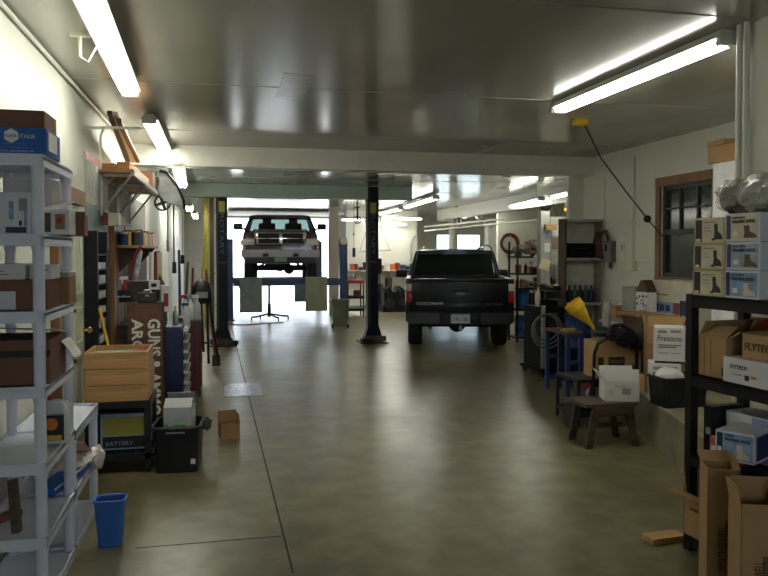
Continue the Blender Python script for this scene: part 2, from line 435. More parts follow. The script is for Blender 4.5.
m = M(); m.bx(XL,XL+.008,7.55,12.4,0,1.74); struct('trim_wall_panelling', m, mat('dark_panelling',(.085,.07,.05),.6,var=.3,scale=5,stretch=(1,4,.5)))
m = M(); m.bx(XL,XL+.008,8.4,12.2,1.79,2.45); struct('trim_grey_wall_board', m, mat('grey_board',(.24,.23,.20),.7,var=.15))
# concrete ledge along the right wall (its edge runs a little askew)
LZ=.39; c0=fl(646,439); c1=fl(684,475); dv=(c0-c1)
f0=c1-dv*1.0; f1=c0+dv*2.6
CONC = mat('ledge_concrete', (.20,.18,.11), .75, var=.25, scale=4, bump=.4, bscale=15)
m = M(); m.prism([(f0.x,YJ),(f1.x,f1.y),(XW,f1.y),(XW,YJ)],'z',0,LZ); struct('trim_concrete_ledge', m, CONC)
# baseboard-like skirting at far wall
m = M(); m.bx(3.45,5.75,21.48,21.5,0,.1); struct('baseboard_divider', m, GREY)
# expansion joint: a dark filled groove strip in the slab
JM = mat('joint_filler', (.045,.04,.025), .8)
m = M(); p=[fl(292,576),fl(259,442),fl(246,388),fl(237,351),fl(232,330)]
for a,b in zip(p,p[1:]):
    d=(b-a); L=d.length; m.box(((a.x+b.x)/2,(a.y+b.y)/2,.0005),(.012,L,.001),rz=math.atan2(d.y,d.x)-math.pi/2)
a=fl(120,552); m.bx(-.5,.34,a.y-.005,a.y+.005,0,.001)
struct('trim_floor_joint', m, JM)
a=fl(276,98,HC); b=fl(304,98,HC); c=fl(280,74,HC); m=M(); m.bx(a.x,b.x,c.y,a.y,HC-.006,HC); struct('trim_ceiling_patch', m, mat('patch_paint',(.40,.39,.32),.2,spec=.8))
# outside: bright concrete apron, hedge-free horizon
m = M(); m.bx(-25,35,YF+.25,60,-.12,-.02); struct('ground_outside', m, mat('apron_concrete',(.62,.60,.57),.9,var=.05))
m = M(); m.bx(-20,20,YB-18,YB-.2,-.12,-.02); struct('ground_behind', m, mat('apron_concrete',(.6,.6,.6)))

# ---------- light ----------
wd = bpy.data.worlds.new('sky'); scene.world = wd; wd.use_nodes = True
bg = wd.node_tree.nodes['Background']; bg.inputs[0].default_value = (.78,.88,1.0,1); bg.inputs[1].default_value = 6.5
sun = bpy.data.lights.new('sun','SUN'); so = bpy.data.objects.new('sun',sun); COL.objects.link(so)
sun.energy = 9; sun.angle = R(.6); sun.color=(1,.95,.88)
so.rotation_euler = (R(-63),0,R(6))     # from beyond the far door, low, towards the camera
for nm,loc,rot,sx,sy in (('portal_door',((D0+D1)/2,YF+.2,DZ/2),(R(-90),0,0),D1-D0,DZ),('portal_windows',(8.3,YF+.2,1.7),(R(-90),0,0),2.1,1.25),('portal_behind',(.9,YB-.2,1.65),(R(90),0,0),1.6,1.5)):
    l=bpy.data.lights.new(nm,'AREA'); l.shape='RECTANGLE'; l.size=sx; l.size_y=sy; l.cycles.is_portal=True
    o=bpy.data.objects.new(nm,l); COL.objects.link(o); o.location=loc; o.rotation_euler=rot
scene.view_settings.view_transform='Standard'; scene.view_settings.look='None'; scene.view_settings.gamma=1; scene.view_settings.use_curve_mapping=False
scene.view_settings.exposure=0.0

# ---------- fluorescent fittings ----------
GF='twin tube fluorescent fittings'
def lxy(u,v,z):
    p=fl(u,v,z); return (p.x,p.y,z)
def fixture(label, a, b, drop=.05, wide=.30, chain=0, ceil=HC):
    """a,b: end points of the fitting's tube line"""
    a=Vector(a); b=Vector(b); c=(a+b)/2; L=(b-a).length; ang=math.atan2((b-a).y,(b-a).x)-math.pi/2
    t=thing('fluorescent_light',label,'ceiling light',(c.x,c.y,c.z),ang,GF)
    m=M(); m.prism([(-.06,.045),(.06,.045),(.085,.02),(-.085,.02)],'y',-L/2,L/2); m.bx(-.07,.07,-L/2,-L/2+.03,-.02,.05); m.bx(-.07,.07,L/2-.03,L/2,-.02,.05)
    m.bx(-.055,.055,-L/2,L/2,.04,.075)
    build('housing',m,mat('fitting_enamel',(.55,.56,.50),.4,var=.05),t)
    for s in (-1,1):
        m=M(); m.cyl((s*.042,-L/2+.05,0),(s*.042,L/2-.05,0),.019,n=12); build('tube',m,TUBE,t,smooth=True)
        for e in (-1,1): m=M(); m.cyl((s*.042,e*(L/2-.055),0),(s*.042,e*(L/2-.03),0),.02,n=10); build('lampholder',m,mat('lampholder',(.04,.04,.2),.4),t)
    up=ceil-c.z-.075
    if up>.005:
        for s in (-1,1): m=M(); m.cyl((0,s*L*.4,.07),(0,s*L*.4,.075+up),.006); build('hanger',m,STEEL,t)
    return t
zt=3.0
fixture('nearest fluorescent light over the white shelving on the left',(-.66,3.9,zt),(-.73,6.37,zt))
fixture('short looking twin tube light just before the beam above the left wall shelf',lxy(150,122,zt),lxy(166,153,zt))
fixture('twin tube light just past the beam beside the hanging folded item on the left',lxy(178.5,168,2.8),lxy(183,187,2.8),ceil=HR)
fixture('small distant light at far left, upper of the two near the left column',at(189,205,15.2),at(190,211,17.2),ceil=HR)
fixture('small distant light at far left, lower of the two near the left column',at(194,212.5,18.4),at(196,218.5,21.5),ceil=HR)
pa=at(557,113,1) ; 
fixture('large bare fluorescent light at top right above the boot boxes',lxy(727,43,3.02),lxy(557,112,3.02))
fixture('diagonal light in the rear bay just right of the black lift column top',lxy(436,198.5,2.82),lxy(406,207.5,2.82),ceil=HR)
fixture('farther diagonal light in line behind it, beside the black lift column',lxy(401,209.5,2.82),lxy(381,213.8,2.82),ceil=HR)
fixture('rear light nearest the white stub wall on the right',lxy(583,190.5,2.70),lxy(553,197.5,2.70),ceil=HR)
fixture('middle light of the row on the rear right, above the round gauge',lxy(541,200,2.70),lxy(500,209.5,2.70),ceil=HR)
fixture('third light of the rear right row, above the pickup cab',lxy(494,211,2.70),lxy(462,217.5,2.70),ceil=HR)
p=at(380,219,20); q=at(422,218.5,20.3); fixture('crosswise light at the back right of the black column, upper one',p,q,ceil=HR)
p=at(377,224.6,20.9); q=at(407,224.6,21.0); fixture('crosswise light at the back right of the black column, lower one',p,q,ceil=HR)
p=at(340,220.5,20); q=at(366,219.5,20); fixture('crosswise light at the back left of the black column',p,q,ceil=HR)
# ================= LEFT SIDE =================
def shelf_unit(name,label,y0,y1,x0,x1,levels,top):
    t=thing(name,label,'shelving unit',((x0+x1)/2,(y0+y1)/2,0),0,'white plastic shelving units')
    for z in levels:
        m=M()
        m.bx(x0,x1,y0,y1,z-.022,z-.012)
        m.bx(x0,x1,y0,y0+.012,z-.055,z); m.bx(x0,x1,y1-.012,y1,z-.055,z); m.bx(x0,x0+.012,y0,y1,z-.055,z); m.bx(x1-.012,x1,y0,y1,z-.055,z)
        for k in range(1,6): yy=y0+(y1-y0)*k/6; m.bx(x0+.01,x1-.01,yy-.004,yy+.004,z-.035,z-.018)
        build('shelf',m,PWHITE,t,world=True)
    for sx in (x0+.03,x1-.03):
        for sy in (y0+.03,y1-.03):
            m=M(); zs=[0]+[z for z in levels]
            m.cyl((sx,sy,0),(sx,sy,top-.012),.027,n=14)
            for z in levels: m.cyl((sx,sy,z-.075),(sx,sy,z-.055),.031,n=14)
            build('leg',m,PWHITE,t,world=True,smooth=True)
    return t
LV=[.045,.36,.715,1.08,1.435,1.80,2.175]
SX0,SX1,SY0,SY1=-1.17,-.82,3.72,4.42
shelf_unit('plastic_shelving','tall white plastic shelving unit at the left edge holding cartons',SY0,SY1,SX0,SX1,LV,2.175)
LV2=[.045,.36,.70]
shelf_unit('plastic_shelving','low white plastic shelving unit behind the tall one, its top bare',SY1+.01,5.22,SX0,SX1,LV2,.70)
# boxes on the tall shelf
c,s=pb(-14,48,129,157,3.76,.30)
nb=carton('carton','blue flat carton with white lettering and hexagon emblem on the top shelf at upper left',(c[0],c[1],2.176),(s[0],.30,.125),0,NAPAB,prints=[('t','f',.56,.60,.26,.15,WHTINK,'ITALIA'),('t','f',.30,.36,.36,.05,SKYB,'QUALITY PARTS'),('t','f',.20,.22,.52,.045,SKYB,'DISTRIBUTION CENTER SYSTEM'),('t','f',.13,.08,.66,.06,WHTINK,'TALIA INC. BRADFORD, PA'),('p','r',.1,.2,.6,.7,WHTINK)])
mx=face_mx((s[0],.30,.125),'f',.43*s[0],.68*.125,.002)
m=M(); m.cyl((0,0,0),(0,0,.002),.034,n=6)
for v in m.bm.verts: v.co = mx @ v.co
build('emblem',m,WHTINK,nb)
text('NAPA',mx@Matrix.Translation((-.024,-.009,.003)),.048,.018,NAPAB,nb)
c,s=pb(-14,46,111,129,3.78,.26)
carton('carton','plain brown carton lying on top of the blue flat carton',(c[0],c[1],2.303),(s[0],.26,.085),0,CARDD)
# level 1.80
c,s=pb(-12,30,198,231,3.80,.25)
carton('carton','white carton with blue printed blocks on the second shelf from the top',(c[0],3.93,1.801),(s[0],.25,.20),0,BOXW,prints=[('p','f',.50,.34,.12,.44,SKYB),('p','f',.74,.55,.2,.3,GREY),('p','f',.74,.2,.07,.12,BLKINK),('p','f',.42,.03,.5,.14,BLUE),('p','f',.86,.2,.08,.35,SKYB)])
carton('carton','grey white carton stacked behind the printed one, reaching toward the next shelf',(-.99,4.25,1.801),(.24,.2,.30),0,BOXW)
carton('carton','small white and brown boxed part jutting out at the shelf edge',(-.80,3.95,1.801),(.13,.16,.125),0,BOXW,prints=[('p','f',.1,.1,.25,.75,BROWN),('p','f',.5,.2,.35,.6,CARD),('p','f',.55,.45,.2,.2,RED)])
carton('carton','small red brown carton overhanging the second shelf beside the boxed part',(-.775,4.15,1.801),(.13,.13,.125),R(8),CARDD)
carton('carton','narrow dark red carton at the far corner of the second shelf',(-.79,4.31,1.801),(.11,.11,.12),R(-5),MAROON)
m=M(); m.bx(-.89,-.66,3.97,4.10,1.985,1.995); m.bx(-.89,-.68,3.98,4.09,1.975,1.985); tag(build('manual',m,PAPER),'loose paper manual lying slanted on the brown stack under the top shelf','paper')
bpy.data.objects['manual'].location=(-.86,4.04,1.93); bpy.data.objects['manual'].rotation_euler=(0,R(-14),R(20))
# level 1.435
carton('carton','long brown carton on the third shelf under white envelopes boxes',(-.985,3.98,1.436),(.31,.30,.145),0,CARDD,prints=[('p','f',.0,.02,.22,.6,BOXW),('p','f',.24,.02,.3,.6,BOXW)])
carton('carton','white half height tray box on top of the long brown carton, left',(-1.03,3.95,1.582),(.19,.2,.075),0,BOXW,prints=[('p','f',.2,.3,.4,.08,GREY),('p','f',.2,.5,.3,.08,GREY)])
carton('carton','white half height tray box on top of the long brown carton, right',(-.87,3.97,1.582),(.10,.2,.07),0,BOXW,prints=[('p','f',.5,.6,.35,.1,GREY)])
carton('carton','brown carton behind the third shelf post with a dark book on it',(-.88,4.26,1.436),(.17,.19,.15),0,CARD)
m=M(); m.box((-.87,4.25,1.60),(.15,.19,.025),ry=R(6)); tag(build('book',m,GREY),'grey blue book lying on the brown carton on the third shelf','book')
# level 1.08
t=carton('carton','wide brown carton with a dark open slot on the fourth shelf, lid raised',(-.975,3.95,1.081),(.335,.36,.215),0,CARDD,prints=[('p','f',.0,.62,1.0,.15,BLKINK)])
m=M(); m.box((-.97,3.93,1.335),(.34,.36,.006),ry=R(3),rx=R(-6)); tag(build('sheet',m,GREY),'grey board resting over the wide brown carton on the fourth shelf','board')
m=M()
pts=[(-.805+.012*k,1.262-.010*k-.0015*k*k) for k in range(6)]
m.prism(pts+[(p[0],p[1]-.004) for p in pts[::-1]],'y',4.0,4.2); tag(build('paper',m,PAPER),'curled white paper drooping off the end of the wide brown carton','paper')
# level .715 : jug
t=thing('oil_jug','white plastic jug with black and yellow label and red cap on the shelf','jug',(-.862,4.12,.716))
m=M(); m.loft([[(x*.5*k,y*.5*k,z) for x,y in rrect(.15,.09,.03)] for z,k in ((0,1.8),(.015,1.95),(.17,1.95),(.20,1.6),(.225,.8))]); build('body',m,BOXW,t,smooth=True)
m=M(); m.tube([(.02,0,.20),(.05,0,.215),(.066,0,.19),(.068,0,.14)],.010); build('handle',m,BOXW,t,smooth=True)
m=M(); m.cyl((-.03,0,.225),(-.03,0,.255),.02); build('cap',m,RED,t)
m=M(); m.box((0,-.088/1,.095),(.12,.004,.13)); build('label',m,BLKINK,t)
m=M(); m.cyl((0,-.09,.115),(0,-.092,.115),.032,n=20); build('label_emblem',m,ORANGE,t)
m=M(); m.box((0,-.0915,.045),(.10,.003,.025)); build('label_band',m,YELLOW,t)
# level .36: blue flat box with poly bag, papers
carton('carton','blue flat carton lying along the lower shelf with a clear bag over it',(-.90,4.66,.361),(.09,.66,.06),R(-10),mat('blue_carton',(0,0,0)),prints=[('p','r',.0,.55,1,.2,WHTINK)])
m=M(); 
for k in range(3): m.blob((-.92+.03*k,4.72+.1*k,.43),(.10,.14,.028),2,.18)
m.blob((-.79,4.95,.40),(.055,.09,.08),2,.2)
tag(build('poly_bag',m,mat('poly_bag',(.55,.52,.48),.25,var=.25,scale=25),smooth=True),'crumpled clear plastic bag draped over the blue flat carton','bag')
m=M(); m.box((-.93,4.95,.475),(.16,.2,.006),rz=R(20)); o=tag(build('leaflet',m,mat('leaflet',(.55,.30,.26),.7,var=.3,scale=12)),'red and white leaflet on the clear plastic bag','paper')
# wood offcuts level .36 near end and lowest
m=M(); m.box((-.985,3.82,.49),(.035,.06,.25),ry=R(-6),rx=R(-8)); tag(build('wood_offcut',m,WOODD),'upright grey brown wood offcut leaning in the tall shelving','wood')
m=M(); m.box((-1.10,3.95,.385),(.06,.25,.03),rz=R(-35)); tag(build('wood_offcut',m,WOODR),'reddish wood offcut lying on the lower shelf by the wall','wood')
# white grocery bag like bulge behind shelf: insulation roll against wall omitted
# blue bin on the floor
b0=fl(106,552)
t=thing('waste_bin','blue plastic waste bin standing on the floor beside the white shelving','bin',(b0.x,b0.y+.08,0))
def bin_body(m,w0,d0,w1,d1,h,th=.006):
    lo=[(0,.88),( .002,1)]
    outer=[[(x*(w0/.2),y*(d0/.2),z) for x,y in rrect(.2,.2,.05)] for z in (0,)]
    L=[[(x*w0/.2,y*d0/.2,0) for x,y in rrect(.2,.2,.05)],[(x*w1/.2,y*d1/.2,h) for x,y in rrect(.2,.2,.05)],[(x*(w1-2*th)/.2,y*(d1-2*th)/.2,h) for x,y in rrect(.2,.2,.05)],[(x*(w0-2*th)/.2,y*(d0-2*th)/.2,th) for x,y in rrect(.2,.2,.05)]]
    m.loft(L)
m=M(); bin_body(m,.13,.10,.175,.135,.27); build('body',m,LBLUE,t,smooth=True)
m=M(); pr=[(x*.175/.2,y*.135/.2,.268) for x,y in rrect(.2,.2,.05)]; m.tube(pr,.008,closed=True); build('rim',m,LBLUE,t,smooth=True)
# door_1 on the left wall, with trim
dy0,dy1=5.72,6.68
m=M(); m.bx(XL,XL+.04,dy0,dy1,0.0,2.05)
for (a,b) in ((dy0+.1,dy0+.46),(dy0+.54,dy1-.1)):
    for (z0,z1) in ((.2,.85),(.95,1.25),(1.35,1.9)):
        m.bx(XL+.04,XL+.052,a,b,z0,z0+.03); m.bx(XL+.04,XL+.052,a,b,z1-.03,z1); m.bx(XL+.04,XL+.052,a,a+.03,z0,z1); m.bx(XL+.04,XL+.052,b-.03,b,z0,z1); m.bx(XL+.04,XL+.047,a+.06,b-.06,z0+.06,z1-.06)
d1=struct('door_1',m,mat('door_cream_paint',(.62,.62,.48),.4,var=.04))
k=(XL+.05,6.60,1.05)
m=M(); m.cyl(k,(XL+.09,k[1],k[2]),.012); m.lathe([(0,.0),(.022,.004),(.03,.02),(.022,.038),(0,.045)],(XL+.08,k[1],k[2]),ry=R(90)); build('door_knob',m,BRASS,d1,world=True,smooth=True)
m=M(); m.bx(XL,XL+.06,dy0-.1,dy1+.02,2.10,2.22); m.bx(XL,XL+.06,dy0-.1,dy0,0,2.10); struct('trim_door_casing',m,mat('trim_wood',(0,0,0)))
# posters past the door
def wallsheet(name,label,cat,y0,y1,z0,z1,ma,x=XL+.002,th=.006):
    m=M(); m.bx(x,x+th,y0,y1,z0,z1); return tag(build(name,m,ma),label,cat)
t=wallsheet('poster','large white line drawing poster with a red top band on the left wall','poster',7.0,8.3,2.15,2.62,mat('poster_drawing',(.55,.54,.46),.7,var=.18,scale=14))
m=M(); m.bx(XL+.008,XL+.010,7.0,8.3,2.55,2.62); build('band',m,RED,t,world=True)
for k in range(5): m=M(); m.bx(XL+.008,XL+.010,7.15+.2*k,7.26+.2*k,2.24,2.38+.03*(k%2)); build('drawing',m,LGREY,t,world=True)
wallsheet('map_poster','green and blue map poster hung under the line drawing poster','poster',7.0,8.2,1.66,2.13,mat('map_print',(.09,.17,.15),.5,var=.4,scale=6))
# black tall rack/cabinet with bright gaps
t=thing('gun_rack','tall narrow black metal rack with open slots against the left wall','rack',(-1.08,7.15,0))
m=M(); m.bx(-1.19,-1.08,6.90,6.94,.0,1.90); m.bx(-1.19,-1.08,7.44,7.48,.0,1.90); m.bx(-1.19,-1.175,6.92,7.46,.0,1.90); build('frame',m,BLACK,t,world=True)
for k in range(9):
    m=M(); m.bx(-1.18,-1.085,6.94,7.44,.60+.135*k,.612+.135*k); build('shelf',m,BLACK,t,world=True)
for k in range(7):
    carton('parts_box',['thin white parts box in the slot of the black rack, lowest','thin white parts box second slot up in the black rack','silver parts box in the third slot of the black rack','white parts box in the fourth slot of the black rack','silver parts box in the fifth slot of the black rack','white parts box in the sixth slot of the black rack','silver parts box in the topmost slot of the black rack'][k],(-1.125,7.2,.7475+.135*k),(.09,.3,.055+.01*(k%3)),0,[BOXW,LGREY,GALV][k%3],group='parts boxes in the black rack')
# switch boxes
t=carton('switch_box','cream electrical box with dark red side mounted on the left wall',(-1.11,8.0,1.98),(.16,.14,.13),0,mat('cream_enamel',(.62,.60,.45),.4),cat='electrical box',prints=[('p','f',0,0,.35,1,MAROON)])
# second door, brown
m=M(); m.bx(XL,XL+.05,8.5,9.3,0,2.02); 
d2=struct('door_2',m,mat('brown_door_wood',(.13,.075,.035),.45,var=.3,scale=6,stretch=(4,4,.3)))
m=M(); m.bx(XL+.05,XL+.058,8.6,9.2,.2,1.9); build('panel',m,WOODR,d2,world=True)
kz=ax(112,331,-1.13).z
m=M(); m.cyl((-1.15,8.6,.85),(-1.06,8.6,.85),.016); m.cyl((-1.06,8.56,.85),(-1.06,8.74,.85),.014); m.cyl((-1.15,8.6,.85),(-1.14,8.6,.85),.04); build('door_handle',m,BRASS,d2,world=True)
m=M(); m.bx(XL,XL+.06,8.4,8.5,0,2.1); m.bx(XL,XL+.06,9.3,9.4,0,2.1); m.bx(XL,XL+.06,8.4,9.4,2.02,2.12); struct('trim_brown_casing',m,mat('casing_wood',(.26,.12,.035),.4,var=.3,scale=8,stretch=(4,4,.3)))
# broom with yellow handle
t=thing('broom','broom with a yellow handle leaning behind the wooden crate','broom',(-.95,6.75,0))
a=at(99,308,6.78); b=at(111,362,6.70)
m=M(); m.cyl(a,b+(b-a)*((b.z-.10)/(a.z-b.z)),.013); build('handle',m,YELLOW,t,world=True)
e=b+(b-a)*((b.z-.10)/(a.z-b.z))
m=M(); m.box((e.x,e.y,e.z-.05),(.22,.05,.10)); build('head',m,BLACKP,t,world=True)
# wooden wall shelf with steel brackets
sz=2.50
a=ax(102,166,-1.0)
t=thing('wall_shelf','plywood shelf on three grey steel brackets high on the left wall','shelf',(-1.03,9.1,sz))
m=M(); m.bx(-1.2,-.86,7.7,10.6,sz,sz+.035); build('board',m,WOODL,t,world=True)
m=M(); m.bx(-.89,-.85,7.7,10.6,sz-.03,sz+.02); build('edge_rail',m,GALV,t,world=True)
for yy in (7.85,9.0,10.2):
    m=M()
    m.bx(-1.2,-.89,yy-.02,yy+.02,sz-.03,sz-.005); m.bx(-1.2,-1.175,yy-.02,yy+.02,sz-.42,sz-.005)
    m.tube([(-1.18,yy,sz-.38),(-.90,yy,sz-.02)],.014,6); m.tube([(-1.18,yy,sz-.16),(-1.06,yy,sz-.03)],.010,6); build('bracket',m,GALV,t,world=True)
# lumber on it
def plank(label,p,q,w,h,ma=WOODL,name='plank',group=None):
    p=Vector(p); q=Vector(q); m=M(); d=q-p; m.box((0,0,0),(w,d.length,h))
    mt=Matrix.Translation((p+q)/2)@d.to_track_quat('Y','Z').to_matrix().to_4x4()
    for v in m.bm.verts: v.co=mt@v.co
    return tag(build(name,m,ma),label,'wood',group)
zb=sz+.036
plank('pale plank lying along the high wall shelf, nearest its edge',(-.97,7.8,zb+.04),(-.95,9.6,zb+.04),.12,.08)
plank('short plank lying crossways on the high wall shelf near its front',(-1.17,7.85,zb+.03),(-1.04,7.83,zb+.03),.10,.06)
carton('carton','dark red brown carton at the far end of the high wall shelf',(-1.0,9.95,zb),(.28,.4,.20),0,CARDD)
# the bundle of leaning boards/poles that rises from the shelf to the ceiling
for i,(u0,v0,u1,v1,Y0,Y1,ma,lb) in enumerate(((111,113,129,163,7.0,9.0,BLACKP,'dark leaning strip on the high wall shelf, leftmost of three'),(116,114,134,162,7.0,9.1,WHITE,'white leaning strip between the two dark ones above the wall shelf'),(120,121,139,162,7.1,9.2,WOODR,'red brown leaning strip above the wall shelf, rightmost of three'))):
    p=at(u0,v0,Y0); q=at(u1,v1,Y1); q.z=max(q.z,zb+.10); p.z=min(p.z,3.06)
    plank(lb,p,q,.045,.03,ma,'trim_strip','strips leaning over the wall shelf')
# conduit arm high on left
t=thing('conduit','white conduit pipe bracketed from the left wall near the ceiling','pipe',(-1.1,7.1,2.9))
m=M(); m.tube([(-1.19,6.9,2.80),(-.95,6.95,2.82),(-.72,7.0,2.83)],.012); m.tube([(-1.02,6.93,2.82),(-1.05,6.95,2.74),(-1.06,6.96,2.45)],.012); build('pipe',m,WHITE,t,world=True,smooth=True)
m=M(); m.tube([(XL+.03,YB+.3,HC-.03),(XL+.03,YBM,HC-.03)],.014); tag(build('ceiling_pipe',m,TRIMW,smooth=True),'white pipe running along the corner of left wall and ceiling','pipe')
t=thing('ceiling_hook','pale ceiling hook with a loose wire end beside the nearest light','hook',at(82,58,5.0))
p=at(82,58,5.0)
m=M(); m.cyl((p.x,p.y,HC),(p.x,p.y,p.z),.012); m.box((p.x,p.y,HC-.01),(.12,.05,.02)); build('bracket',m,mat('cream_enamel',(0,0,0)),t,world=True)
m=M(); m.tube([p,p+Vector((.05,0,-.03)),p+Vector((.09,.02,.06)),p+Vector((.13,.02,.12))],.006); build('wire',m,TRIMW,t,world=True)
# shelf with cans
cz=ax(130,246,-1.0).z
Ya=8.62
t=thing('can_shelf','narrow wooden wall shelf holding jars and spray cans','shelf',(-1.05,9.5,1.72))
m=M(); m.bx(-1.2,-.87,Ya,10.6,1.755,1.785); build('board',m,WOODL,t,world=True)
for yy in (8.8,10.3):
    m=M(); m.prism([(-1.13,1.755),(-.88,1.755),(-1.2,1.42)],'y',yy,yy+.03); build('bracket',m,WOODD,t,world=True)
random.seed(3)
KC=[('blue tin',BLUE),('grey tin',GREY),('white jar',BOXW),('yellow capped jar',YELLOW),('silver can',GALV),('dark can',DSTEEL),('clear jar of screws',LGREY),('orange tin',ORANGE)]
plc=['nearest end','second along','third along','middle','just past the middle','third from the far end','second from the far end','far end']
for i in range(8):
    for r in range(2):
        nm,ma=KC[(i*3+r*5)%8]; y=Ya+.12+.24*i; x=-1.09+.14*r; rr=.055; h=.13+.02*((i+r)%3)
        t=thing('can','%s on the can shelf, %s, %s'%(nm,plc[i],'front row' if r else 'back row by the wall'),'can',(x,y,1.786),0,'cans and jars on the can shelf')
        m=M(); m.lathe([(rr,0),(rr,h*.9),(rr*.86,h*.97)],n=14); build('body',m,ma,t,smooth=True)
        m=M(); m.lathe([(rr*.8,0),(rr*.8,.02)],(0,0,h*.95),n=14); build('lid',m,[BOXW,YELLOW,DSTEEL][(i+r)%3],t,smooth=True)
# workbench stretch on the left Y 8.2..12.5 with clutter
t=thing('sign_board','brown wooden sign with cream upright lettering standing behind the wooden crate','sign',(-.80,7.35,0))
SG=at(128,318,7.3); SH=at(162,318,7.3); W_=SH.x-SG.x
m=M(); m.bx(SG.x,SH.x,7.3,7.34,.0,SG.z); build('board',m,mat('sign_wood',(.13,.055,.02),.5,var=.3,scale=5,stretch=(5,1,.4)),t,world=True)
m=M(); m.bx(SG.x,SH.x,7.285,7.30,SG.z-.02,SG.z+.05); build('top_rail',m,WOODR,t,world=True)
def vtext(s,u0,u1,v0,v1,Y,ma,par):
    a=at(u0,v0,Y); b=at(u1,v1,Y)
    inv=WM[par.name].inverted()
    # letters read downwards: text x axis -> world -z, text y axis -> world +x
    mx=Matrix(((0,1,0,a.x),(0,0,-1,Y),(-1,0,0,a.z),(0,0,0,1)))
    return text(s,inv@mx,a.z-b.z,b.x-a.x,ma,par,ext=.002,font_bold=.03)
vtext('GUNS & AMMO',147,160,319,416,7.28,WHTINK,t)
vtext('ARCHERY',131,142.5,319,392,7.28,WHTINK,t)
# cabinet behind the sign: dark red top tool chest with clutter
t=thing('tool_chest','dark wooden chest with a reddish upper panel behind the lettered sign','chest',(-.80,7.75,0))
a=at(127,303,7.45); b=at(163,303,7.45)
m=M(); m.bx(a.x,b.x,7.42,7.95,0,a.z); build('body',m,WOODD,t,world=True)
m=M(); m.bx(a.x+.02,b.x-.02,7.405,7.42,a.z-.12,a.z-.02); build('drawer',m,WOODR,t,world=True)
top=a.z
def tool(name,label,cat,loc,kind,ma=BLACKP,ma2=STEEL,s=1.0,rz=0,group=None):
    t=thing(name,label,cat,loc,rz,group)
    if kind=='grinder':
        m=M(); m.box((0,0,.02*s),(.2*s,.12*s,.04*s)); m.cyl((-.1*s,0,.11*s),(.1*s,0,.11*s),.06*s); build('motor',m,ma,t)
        for q in (-1,1):
            m=M(); m.cyl((q*.12*s,0,.11*s),(q*.15*s,0,.11*s),.085*s,n=20); build('wheel',m,ma2,t)
    if kind=='helmet':
        m=M(); m.loft([[(x*k,y*k*1.1,z) for x,y in rrect(.22*s,.26*s,.09*s)] for z,k in ((0,.86),(.07*s,1),(.16*s,.92),(.22*s,.6),(.245*s,.2))]); build('shell',m,ma,t,smooth=True)
        m=M(); m.box((0,-.142*s,.09*s),(.12*s,.02*s,.06*s)); build('visor',m,ma2,t)
    if kind=='lamp':
        m=M(); m.tube([(0,0,0),(0,0,.2*s),(.08*s,0,.3*s)],.008); build('arm',m,ma2,t); m=M(); m.lathe([(.02*s,0),(.09*s,.1*s),(.085*s,.1*s),(.015*s,.01*s)],(.08*s,0,.24*s),ry=R(30)); build('shade',m,ma,t)
        m=M(); m.cyl((0,0,0),(0,0,.02),.07*s); build('base',m,ma,t)
    if kind=='bottle':
        m=M(); m.lathe([(.035*s,0),(.038*s,.02*s),(.038*s,.14*s),(.014*s,.18*s),(.013*s,.2*s)],n=14); build('body',m,ma,t,smooth=True); m=M(); m.cyl((0,0,.2*s),(0,0,.225*s),.015*s,n=12); build('cap',m,ma2,t)
    if kind=='spray':
        m=M(); m.lathe([(.035*s,0),(.038*s,.02*s),(.036*s,.13*s),(.014*s,.17*s),(.013*s,.19*s)],n=14); build('body',m,ma,t,smooth=True); m=M(); m.box((-.015*s,0,.21*s),(.07*s,.02*s,.03*s)); m.box((-.03*s,0,.185*s),(.01*s,.012*s,.04*s)); build('trigger',m,ma2,t)
    if kind=='vise':
        m=M(); m.box((0,0,.03*s),(.14*s,.1*s,.06*s)); m.box((0,0,.09*s),(.07*s,.2*s,.06*s)); m.box((0,-.12*s,.10*s),(.13*s,.03*s,.07*s)); m.box((0,-.02*s,.10*s),(.13*s,.03*s,.07*s)); build('body',m,ma,t); m=M(); m.cyl((0,-.2*s,.07*s),(0,-.1*s,.07*s),.012*s); m.cyl((-.07*s,-.2*s,.07*s),(.07*s,-.2*s,.07*s),.006*s); build('screw',m,ma2,t)
    if kind=='case':
        m=M(); m.box((0,0,.08*s),(.30*s,.18*s,.16*s),bev=.012); build('case',m,ma,t); m=M(); m.tube([(-.06*s,0,.16*s),(-.05*s,0,.19*s),(.05*s,0,.19*s),(.06*s,0,.16*s)],.008); build('handle',m,ma2,t); m=M(); m.box((0,-.092*s,.11*s),(.05*s,.01,.03*s)); build('latch',m,ma2,t)
    if kind=='bucket':
        m=M(); L=[(.12*s,0),(.14*s,.30*s),(.15*s,.30*s),(.15*s,.32*s),(.13*s,.32*s),(.115*s,.02*s)]; m.lathe(L,n=24); build('body',m,ma,t,smooth=True); m=M(); m.tube([(.15*s*math.cos(R(a_)),-.01,.28*s-.16*s*math.sin(R(a_))) for a_ in range(0,181,15)],.003); build('bail',m,ma2,t)
    if kind=='drum':
        m=M(); m.lathe([(.0,0),(.15*s,0),(.155*s,.01),(.15*s,.02),(.15*s,.15*s),(.157*s,.16*s),(.15*s,.17*s),(.15*s,.36*s),(.157*s,.37*s),(.13*s,.39*s)],n=24); build('body',m,ma,t,smooth=True); m=M(); m.lathe([(.13*s,0),(.13*s,.02)],(0,0,.385*s)); build('lid',m,ma2,t)
    return t
tool('bench_vise','small dark vise on the chest behind the sign, left','vise',(-.93,7.6,top),'vise',s=.9)
tool('radio','small white faced box among the clutter above the sign','radio',(-.72,7.55,top),'case',DSTEEL,STEEL,.6)
carton('parts_box','small white box with dark markings on the chest above the sign',(-.66,7.6,top+.12),(.10,.1,.09),0,BOXW,prints=[('p','f',.25,.3,.5,.4,BLKINK)])
